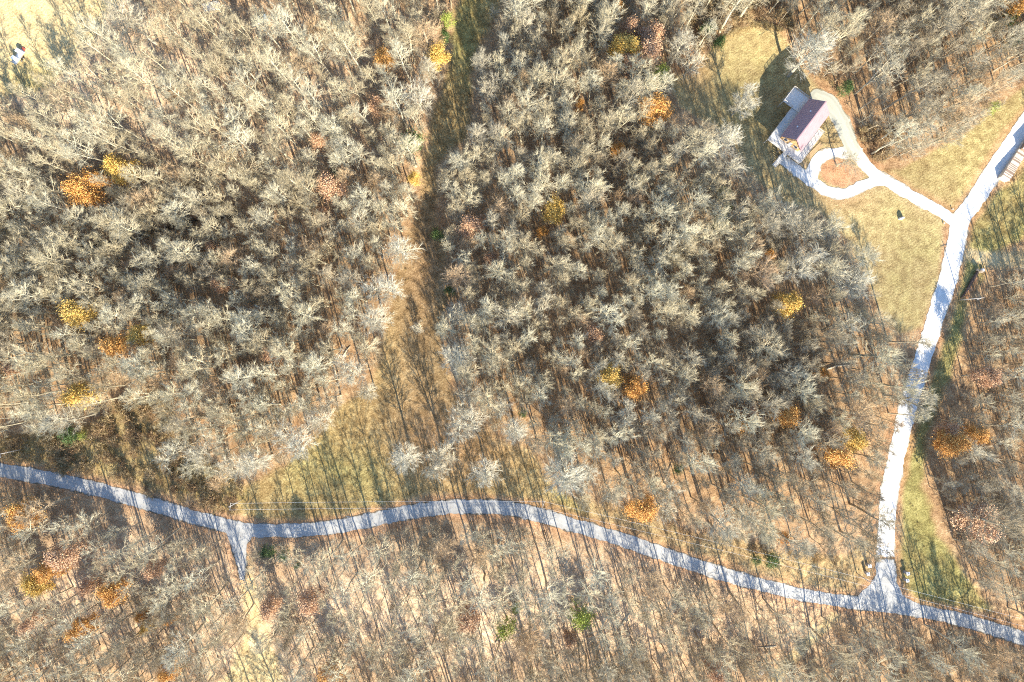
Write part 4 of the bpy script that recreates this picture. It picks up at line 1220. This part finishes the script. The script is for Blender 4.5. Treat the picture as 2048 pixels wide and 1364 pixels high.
# everything else: one object of instances
def scatter(name, protos, pts, label, cat):
    """pts: rows x, y, z, proto index, rot, scale xy, scale z, tilt"""
    col = bpy.data.collections.new(name + '_sources')
    for i, me_ in enumerate(protos):
        col.objects.link(bpy.data.objects.new('%s_source_%02d' % (name, i), me_))
    P = np.array(pts, float)
    k_ = np.random.default_rng(8).uniform(.84, 1.18, len(P))
    me_ = bpy.data.meshes.new(name)
    me_.vertices.add(len(P)); me_.vertices.foreach_set('co', P[:, :3].astype(np.float32).ravel())
    a = me_.attributes.new('which', 'INT', 'POINT'); a.data.foreach_set('value', P[:, 3].astype(np.int32))
    a = me_.attributes.new('turn', 'FLOAT_VECTOR', 'POINT'); a.data.foreach_set('vector', np.column_stack([P[:, 7], P[:, 7] * 0, P[:, 4]]).astype(np.float32).ravel())
    a = me_.attributes.new('size', 'FLOAT_VECTOR', 'POINT'); a.data.foreach_set('vector', np.column_stack([P[:, 5] * k_, P[:, 5] / k_, P[:, 6]]).astype(np.float32).ravel())
    o = bpy.data.objects.new(name, me_); COL.objects.link(o)
    tag(o, label, cat, kind='stuff')
    ng = bpy.data.node_groups.new(name + '_scatter', 'GeometryNodeTree')
    ng.interface.new_socket('Geometry', in_out='INPUT', socket_type='NodeSocketGeometry')
    ng.interface.new_socket('Geometry', in_out='OUTPUT', socket_type='NodeSocketGeometry')
    gi, go_ = ng.nodes.new('NodeGroupInput'), ng.nodes.new('NodeGroupOutput')
    iop = ng.nodes.new('GeometryNodeInstanceOnPoints')
    ci = ng.nodes.new('GeometryNodeCollectionInfo')
    ci.inputs['Collection'].default_value = col
    ci.inputs['Separate Children'].default_value = True
    ci.inputs['Reset Children'].default_value = True
    def attr(nm, ty):
        n = ng.nodes.new('GeometryNodeInputNamedAttribute'); n.data_type = ty; n.inputs['Name'].default_value = nm
        return n.outputs['Attribute']
    L = ng.links.new
    L(gi.outputs[0], iop.inputs['Points']); L(ci.outputs[0], iop.inputs['Instance'])
    iop.inputs['Pick Instance'].default_value = True
    L(attr('which', 'INT'), iop.inputs['Instance Index'])
    L(attr('turn', 'FLOAT_VECTOR'), iop.inputs['Rotation'])
    L(attr('size', 'FLOAT_VECTOR'), iop.inputs['Scale'])
    L(iop.outputs[0], go_.inputs[0])
    md = o.modifiers.new('scatter', 'NODES'); md.node_group = ng
    return o

def joined(Tm, Cm):
    """one mesh of trunk and crown for the scattered trees"""
    v0 = np.empty(len(Tm.vertices) * 3); Tm.vertices.foreach_get('co', v0)
    v1 = np.empty(len(Cm.vertices) * 3); Cm.vertices.foreach_get('co', v1)
    k = len(Tm.vertices)
    F = [tuple(p.vertices) for p in Tm.polygons] + [tuple(k + q for q in p.vertices) for p in Cm.polygons]
    mats = [Tm.materials[0], Cm.materials[0]]
    return mesh_np('bare_tree', np.concatenate([v0, v1]).reshape(-1, 3), F, mats, [0] * len(Tm.polygons) + [1] * len(Cm.polygons))

protos, base_i = [], {}
for kd in ('wood', 'thin', 'lower', 'dusk', 'tan'):
    base_i[kd] = len(protos)
    protos += [joined(t[0], t[1]) for t in TYPES[kd]]
pts = []
for i, t in enumerate(trees):
    if i in chosen: continue
    n_ = len(TYPES[t[3]])
    pts.append((t[0], t[1], t[2] - .05, base_i[t[3]] + t[4] % n_, t[7], t[5], t[6], rng.normal(0, .05)))
scatter('bare_woods', protos, pts, 'the mass of bare winter trees covering the slopes', 'woods')

# understorey saplings and brambles
sap = [joined(t[0], t[1]) for t in TYPES['sapling']]
brm = [joined(t[0], t[1]) for t in TYPES['bramble']]
ns = len(sap)
X, Y = rng.uniform(XMIN, XMAX, 7500), rng.uniform(YMIN, YMAX, 7500)
Z = height(X, Y); PX, PY = topix(X, Y, Z + 5)
ok = ~blocked(X, Y, PX, PY, .2)
pts = []
for x, y, z, px, py in zip(X[ok], Y[ok], Z[ok], PX[ok], PY[ok]):
    if vnoise(x, y, 12.0) < .42: continue
    s = rng.uniform(.6, 1.35)
    pts.append((x, y, z - .05, rng.integers(0, ns), rng.uniform(0, 6.28), s, s * rng.uniform(.7, 1.2), rng.normal(0, .1)))
def brush(poly, dens, lo=.7, hi=1.4, pad=0):
    P = W(poly); a, c = P.min(0) - 1, P.max(0) + 1
    n = int((c[0] - a[0]) * (c[1] - a[1]) * dens)
    x, y = rng.uniform(a[0], c[0], n), rng.uniform(a[1], c[1], n)
    k = (poly_sdf(x, y, P) + (vnoise(x, y, 4.0) - .5) * 3 < pad) & (np.minimum(road_sdf(x, y), lane_sdf(x, y)) > 1.0)
    for q, w in zip(x[k], y[k]):
        s = rng.uniform(lo, hi)
        pts.append((q, w, float(height(q, w)) - .05, ns + rng.integers(0, len(brm)), rng.uniform(0, 6.28), s, s * rng.uniform(.7, 1.2), 0))
brush(THICKET, .20, .6, 1.4)
brush([(1400, 110), (1380, 40), (1440, 0), (1560, 0), (1590, 70), (1562, 60), (1540, 46), (1505, 40), (1462, 52), (1425, 82)], .34, .8, 1.7)
brush([(1700, 255), (1790, 255), (1810, 300), (1790, 330), (1745, 325)], .30, .6, 1.2)
brush([(1590, 85), (1625, 150), (1660, 195), (1690, 240), (1700, 290), (1718, 285), (1680, 190), (1640, 130), (1610, 80)], .18, .5, .9)
brush([(1110, 980), (1250, 1012), (1400, 1052), (1560, 1095), (1690, 1100), (1690, 1125), (1550, 1118), (1250, 1035)], .10, .5, 1.0)
scatter('undergrowth', sap + brm, pts, 'saplings and brown brambles under and beside the trees', 'undergrowth')

# pale tall grass fringe round the yard, and tufts over the open ground
g = np.random.default_rng(3)
def tuft(seed, h, n):
    g = np.random.default_rng(seed); w = Wood()
    for _ in range(n):
        p = np.append(g.normal(0, .16, 2), 0); d = unit(np.append(g.normal(0, .32, 2), 1.0))
        w.tip.append((p, p + d * h * g.uniform(.6, 1.15), .022))
    return w.mesh('tuft', [M['dry_grass']])
tf = [tuft(i, .55, 26) for i in range(3)] + [tuft(9 + i, 1.5, 34) for i in range(2)]
pts = []
FR = W([(1440, 92), (1455, 76), (1475, 64), (1500, 55), (1525, 54), (1545, 58), (1560, 66)])
for i in range(len(FR) - 1):
    L_ = np.linalg.norm(FR[i + 1] - FR[i])
    for k in range(int(L_ * 9)):
        p = FR[i] + (FR[i + 1] - FR[i]) * g.random() + g.normal(0, .35, 2) + np.array([0, .5])
        s = g.uniform(.8, 1.3); pts.append((p[0], p[1], float(height(*p)) - .03, g.integers(3, 5), g.uniform(0, 6.28), s, s, 0))
for zn, dens in (('meadow', .22), ('field', .10), ('clearing', .2), ('east', .10), ('thicket', .25), ('verge', .12)):
    P = ZONES[zn]; a, c = np.maximum(P.min(0), (-175, -120)), np.minimum(P.max(0), (175, 118))
    n = int((c[0] - a[0]) * (c[1] - a[1]) * dens)
    x, y = g.uniform(a[0], c[0], n), g.uniform(a[1], c[1], n)
    k = (poly_sdf(x, y, P) < 0) & (np.minimum(road_sdf(x, y), lane_sdf(x, y)) > .4) & (vnoise(x, y, 7.0) > .3)
    for q, w in zip(x[k], y[k]):
        s = g.uniform(.6, 1.2); pts.append((q, w, float(height(q, w)) - .03, g.integers(0, 3), g.uniform(0, 6.28), s, s * g.uniform(.5, 1.1), 0))
scatter('dry_grass', tf, pts, 'pale dry grass tufts on the open ground and round the yard', 'grass')
